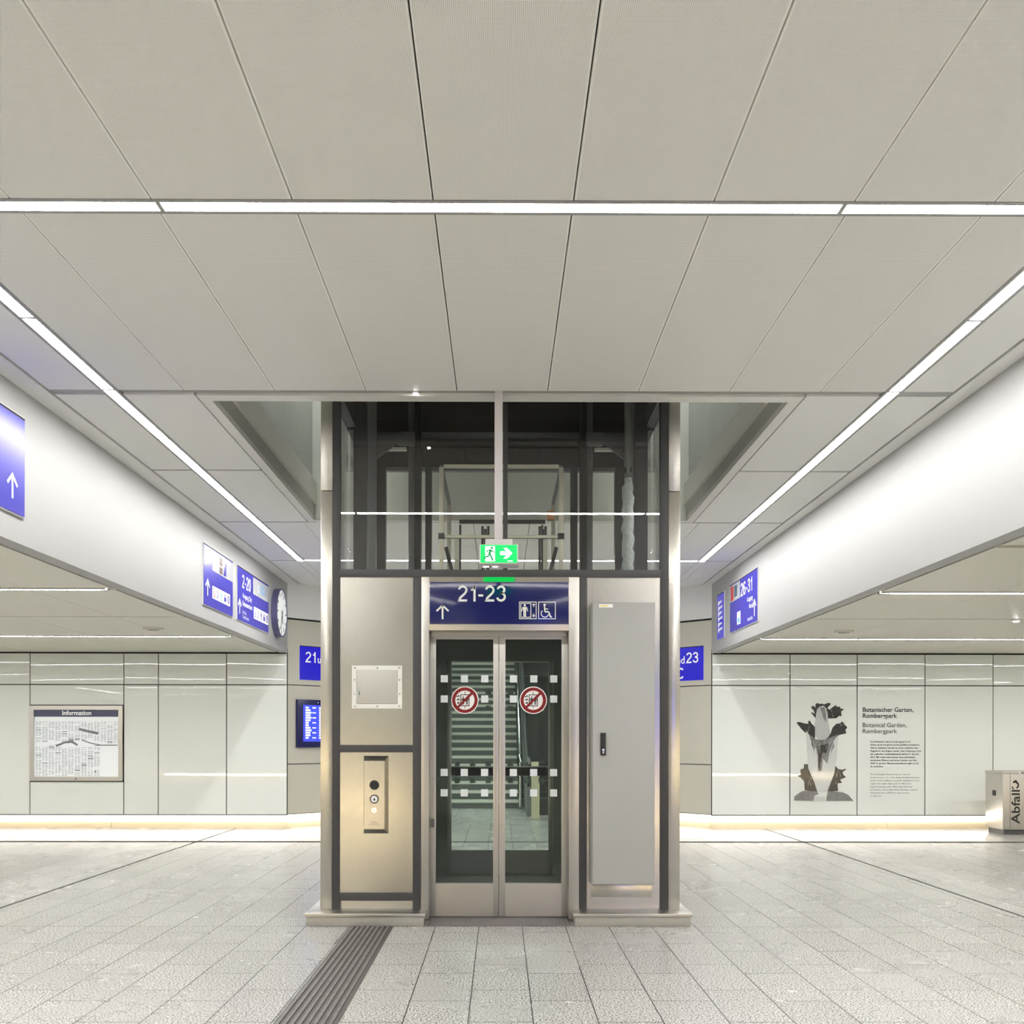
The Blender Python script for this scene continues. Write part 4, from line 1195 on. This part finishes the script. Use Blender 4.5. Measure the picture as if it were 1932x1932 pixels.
MB().box(pa, pb, YW - 0.022, YW - 0.018, za + 0.06, zb_ - 0.06).build('glass_pane', 'glass', ic)
MB().disc(-6.15, za + 0.03, 0.010, YW - 0.038, YW - 0.034, 14).build('lock', 'ink', ic)

# =================================================================== BOTANICAL PRINT ON THE GLASS WALL
bp_ = thing('plant_print', 'grey photographic print of a giant flowering plant on the glass wall', 'wall print', (4.72, YW, 0.41))
# print outlines in metres, measured on the wall: 8.4 zoom pixels per picture pixel, 129.7 picture pixels per metre
def Q(pts): return [((1480 + x / 8.4 - 944) / 129.7, 1.3 + (1394.5 - 1300 - y / 8.4) / 129.7) for x, y in pts]
yp = YW - 0.0035
def layer(n, pts, m, k):
    MB().prism(Q(pts), yp - 0.0006 * k, YW - 0.0016, 'y').build(n, m, bp_)
layer('leaf', [(500, 455), (430, 370), (445, 360), (490, 390), (470, 330), (435, 300), (440, 265), (470, 260), (500, 290), (500, 230), (530, 215), (570, 230), (600, 225), (640, 235), (700, 210), (740, 220), (735, 245), (700, 275), (690, 300), (720, 320), (800, 260), (840, 248), (830, 275), (895, 272), (890, 300), (955, 310), (905, 350), (915, 425), (880, 415), (830, 455), (700, 460), (650, 300), (560, 290)], 'plant_dark', 0)
layer('leaf', [(195, 525), (240, 515), (330, 540), (385, 545), (385, 500), (410, 495), (440, 545), (490, 590), (495, 720), (480, 860), (420, 830), (400, 720), (330, 680), (270, 620)], 'plant_dark', 0)
layer('leaf', [(770, 605), (830, 545), (890, 535), (920, 505), (960, 545), (1005, 605), (975, 640), (990, 695), (880, 720), (800, 800), (720, 880), (640, 900), (650, 800), (740, 700)], 'plant_dark', 0)
layer('spathe', [(350, 650), (400, 720), (430, 820), (560, 900), (650, 860), (760, 820), (870, 720), (850, 900), (840, 1100), (800, 1260), (740, 1470), (690, 1620), (530, 1620), (480, 1460), (400, 1240), (375, 1000)], 'plant_pale', 1)
layer('spathe_fold', [(410, 720), (500, 790), (600, 800), (720, 770), (860, 710), (780, 830), (720, 1000), (690, 1180), (620, 1100), (600, 1290), (540, 1300), (535, 1050), (510, 900), (480, 960), (440, 860)], 'plant_mid', 2)
layer('spathe_shadow', [(545, 880), (640, 880), (700, 860), (670, 1010), (610, 1000), (575, 1180), (570, 1290), (545, 1240)], 'plant_dark', 3)
layer('spadix', [(490, 720), (495, 560), (505, 400), (525, 310), (570, 270), (620, 258), (665, 290), (690, 370), (705, 520), (735, 700), (700, 760), (620, 800), (540, 790)], 'plant_light', 4)
layer('spadix_shade', [(570, 290), (640, 280), (665, 400), (670, 520), (630, 470), (600, 380)], 'plant_mid', 5)
layer('leaf', [(320, 1180), (350, 1190), (380, 1180), (385, 1250), (480, 1470), (530, 1630), (330, 1600), (320, 1460), (270, 1400), (215, 1370), (270, 1350), (260, 1270), (315, 1250)], 'plant_dark', 2)
layer('leaf', [(815, 1210), (860, 1260), (920, 1275), (985, 1255), (980, 1275), (930, 1310), (940, 1350), (985, 1390), (890, 1430), (920, 1480), (850, 1490), (860, 1610), (690, 1620), (745, 1470), (800, 1330)], 'plant_dark', 2)
layer('base', [(160, 1760), (165, 1700), (230, 1650), (300, 1610), (520, 1615), (550, 1660), (480, 1690), (470, 1768)], 'plant_mid', 3)
layer('base', [(670, 1768), (680, 1690), (700, 1610), (930, 1630), (1020, 1670), (1105, 1768)], 'plant_mid', 3)
layer('tag', [(480, 1700), (650, 1700), (650, 1765), (480, 1765)], 'plant_pale', 4)
st = MB()
random.seed(5)
for k in range(26):
    x = random.uniform(430, 800); y = random.uniform(780, 900); l = random.uniform(60, 220)
    c = 600
    dx = (c - x) * 0.25
    st.prism(Q([(x, y), (x + 9, y), (x + dx + 3, y + l)]), yp - 0.0048, yp - 0.002, 'y', k % 2)
for k in range(26):
    cx, cy, w1, h1 = random.choice(((560, 300, 130, 90), (800, 370, 100, 90), (400, 620, 90, 120), (900, 610, 80, 80), (380, 1400, 80, 160), (850, 1400, 80, 120)))
    x = cx + random.uniform(-w1, w1) * .8; y = cy + random.uniform(-h1, h1) * .8; l = random.uniform(30, 90); a = random.uniform(-.6, .6) - PI / 2
    st.prism(Q([(x, y), (x + 7, y + 3), (x + l * math.cos(a), y + l * math.sin(a))]), yp - 0.0022, yp - 0.0004, 'y', 1)
so = st.build('vein_lines', ['plant_dark', 'plant_light'], bp_)
so['kind'] = 'stuff'

tx = thing('wall_lettering', 'black wall text headed Botanischer Garten beside the plant print', 'wall text', (5.7, YW, 0.4))
yt = YW - 0.003
def wy(y): return 1.3 + (1394.5 - y) / 129.7
def wx(x): return (x - 944) / 129.7
p = MB()
text(p, 'Botanischer Garten,', wx(1629), wy(1342), 0.062, yt, bold=0.018, width=0.738); text(p, 'Rombergpark', wx(1629), wy(1353.3), 0.062, yt, bold=0.018, width=0.50)
p.build('heading', 'ink', tx)
p = MB()
text(p, 'Botanical Garden,', wx(1629), wy(1371), 0.062, yt, bold=0.004, width=0.64); text(p, 'Rombergpark', wx(1629), wy(1382.5), 0.062, yt, bold=0.004, width=0.50)
p.build('subheading', 'ink', tx)
p = MB()
for k, l in enumerate(('Der Botanische Garten Rombergpark ist 65', 'Hektar groß und gehört zu den größten botanischen', 'Gärten weltweit, was ihn zu einem beliebten Aus-', 'flugsziel in der Region macht. Sein Ursprung reicht', 'als englischer Landschaftspark zurück in das Jahr', '1822. Mit vielen historischen Besonderheiten,', 'exotischen Pflanzen aus fernen Ländern und den', '4000 m² großen Pflanzenschauhäusern gibt es viel', 'zu entdecken.')):
    text(p, l, wx(1643.5), wy(1400 + 5.83 * k), 0.023, yt, bold=0.02, width=0.0146 * len(l), res=1)
p.build('paragraph', 'ink', tx)
p = MB()
for k, l in enumerate(('The Rombergpark Botanical Garden covers 65', 'hectares and is one of the largest botanical gardens', 'in the world, making it a popular destination in the', 'region. Its origins date back to 1822 as an', 'English landscape park. With many historical', 'specialities, exotic plants from faraway countries', 'and greenhouses of 4000 m², there is much', 'to discover.')):
    text(p, l, wx(1643.5), wy(1461.5 + 5.83 * k), 0.021, yt, bold=0.004, width=0.0138 * len(l), res=1)
p.build('paragraph', 'ink_grey', tx)

# =================================================================== BIN
bn = thing('litter_bin', 'steel litter bin lettered Abfall standing by the glass wall', 'bin', (7.6, 14.3, 0))
yb0, yb1 = 13.95, 14.45
bx0, bx1 = 6.86, 8.6
MB().box(bx0, bx1, yb0, yb1, 0.07, 0.835, 0, 0.008).build('body', 'bin', bn)
MB().box(bx0 - 0.006, bx1 + 0.006, yb0 - 0.006, yb1 + 0.006, 0.835, 0.868, 0, 0.006).build('lid', 'bin', bn)
MB().box(bx0 + 0.03, bx1 - 0.03, yb0 + 0.03, yb1 - 0.03, 0.0, 0.07).build('base', 'ink_grey', bn)
MB().box(bx0 + 0.10, bx0 + 0.104, yb0 - 0.003, yb0 + 0.003, 0.09, 0.83).build('door_gap', 'ink_grey', bn)
MB().box(bx0 - 0.004, bx0 + 0.004, 14.14, 14.24, 0.525, 0.60).build('lock', 'black', bn)
p = MB(); text(p, 'Abfall', 7.09, 0.15, 0.108, yb0 - 0.004, bold=0.014, width=0.465, rot=PI / 2)
p.build('lettering', 'ink', bn)
p = MB()
p.ring(7.03, 0.68, 0.052, 0.034, yb0 - 0.005, yb0 - 0.002, 24, 0, math.radians(-70), math.radians(130))
p.line([(7.00, 0.72), (7.04, 0.745), (7.055, 0.70)], 0.016, yb0 - 0.005, yb0 - 0.002)
p.line([(6.985, 0.66), (7.01, 0.625)], 0.012, yb0 - 0.005, yb0 - 0.002)
p.build('waste_symbol', 'ink', bn)
p = MB()
p.box(7.08, 7.21, yb0 - 0.0095, yb0 - 0.006, 0.835, 0.866, 0)
p.line([(7.10, 0.86), (7.13, 0.842), (7.15, 0.86)], 0.012, yb0 - 0.0105, yb0 - 0.009, 1); p.line([(7.16, 0.842), (7.18, 0.86), (7.20, 0.842)], 0.012, yb0 - 0.0105, yb0 - 0.009, 2)
p.build('sticker', ['white_print', 'ink', 'red'], bn)

# =================================================================== STAIRS AND ESCALATOR BEHIND
sr = thing('staircase', 'flight of dark steps with pale edges rising behind the lift doors', 'stairs', (-0.85, 19.2, 0))
N_ST, RI, RU, YS0 = 26, 0.16, 0.33, 19.2
for k in range(N_ST):
    y = YS0 + k * RU
    b = MB().box(-2.09, 0.345, y, y + RU + 0.02, 0 if k == 0 else k * RI, (k + 1) * RI, 0)
    b.box(-2.09, 0.345, y - 0.006, y + 0.05, (k + 1) * RI - 0.055, (k + 1) * RI + 0.004, 1)
    b.build('step', ['step_dark', 'step_edge'], sr)
hr = MB().tube([(0.37, 18.9, 0.05), (0.37, 18.9, 0.86), (0.37, 19.3, 1.0), (0.37, 28.0, 1.0 + 8.7 * RI / RU)], 0.028, 10)
hr.build('handrail', 'chrome', sr)
es = thing('escalator', 'dark escalator beside the stairs, seen through the lift', 'escalator', (0.95, 17.5, 0))
sl_ = RI / RU
pts = [(17.3, 0.0), (19.0, 0.0), (28.5, 9.5 * sl_), (28.5, 9.5 * sl_ - 0.6), (19.3, -0.1), (17.3, -0.1)]
for x0, x1 in ((0.42, 0.55), (1.35, 1.48)):
    hb_ = [(17.2, 0.0), (17.1, 0.45), (17.3, 0.9), (19.0, 0.92), (28.5, 0.92 + 9.5 * sl_), (28.5, 9.5 * sl_), (19.1, 0.0)]
    MB().prism(hb_, x0 + 0.03, x1 - 0.03, 'x').build('balustrade', 'shaft_grey', es)
    MB().tube([((x0 + x1) / 2, 17.12, 0.5), ((x0 + x1) / 2, 17.2, 0.86), ((x0 + x1) / 2, 17.5, 0.95), ((x0 + x1) / 2, 19.0, 0.96), ((x0 + x1) / 2, 28.5, 0.96 + 9.5 * sl_)], 0.04, 10).build('handrail', 'black', es)
for k in range(22):
    y = 19.0 + k * 0.4
    z = max(0.0, (y - 19.0) * sl_ - 0.1)
    MB().box(0.55, 1.35, y, y + 0.4, z, z + 0.2).build('step', 'shaft_dark', es)
MB().box(0.55, 1.35, 17.3, 19.0, 0.0, 0.012).build('landing_plate', 'chrome', es)
nw = thing('sensor_post', 'pale yellowish metal post at the foot of the escalator', 'post', (0.58, 16.6, 0))
MB().box(0.505, 0.635, 16.55, 16.68, 0, 0.93, 0, 0.006).build('body', mat('pale_brass_sheet', (0.62, 0.58, 0.40), 0.35, metal=0.2), nw)
MB().box(0.49, 0.65, 16.53, 16.70, 0, 0.015).build('base', 'steel_soft', nw)
MB().box(0.53, 0.61, 16.545, 16.55, 0.7, 0.8).build('sensor_window', 'black', nw)
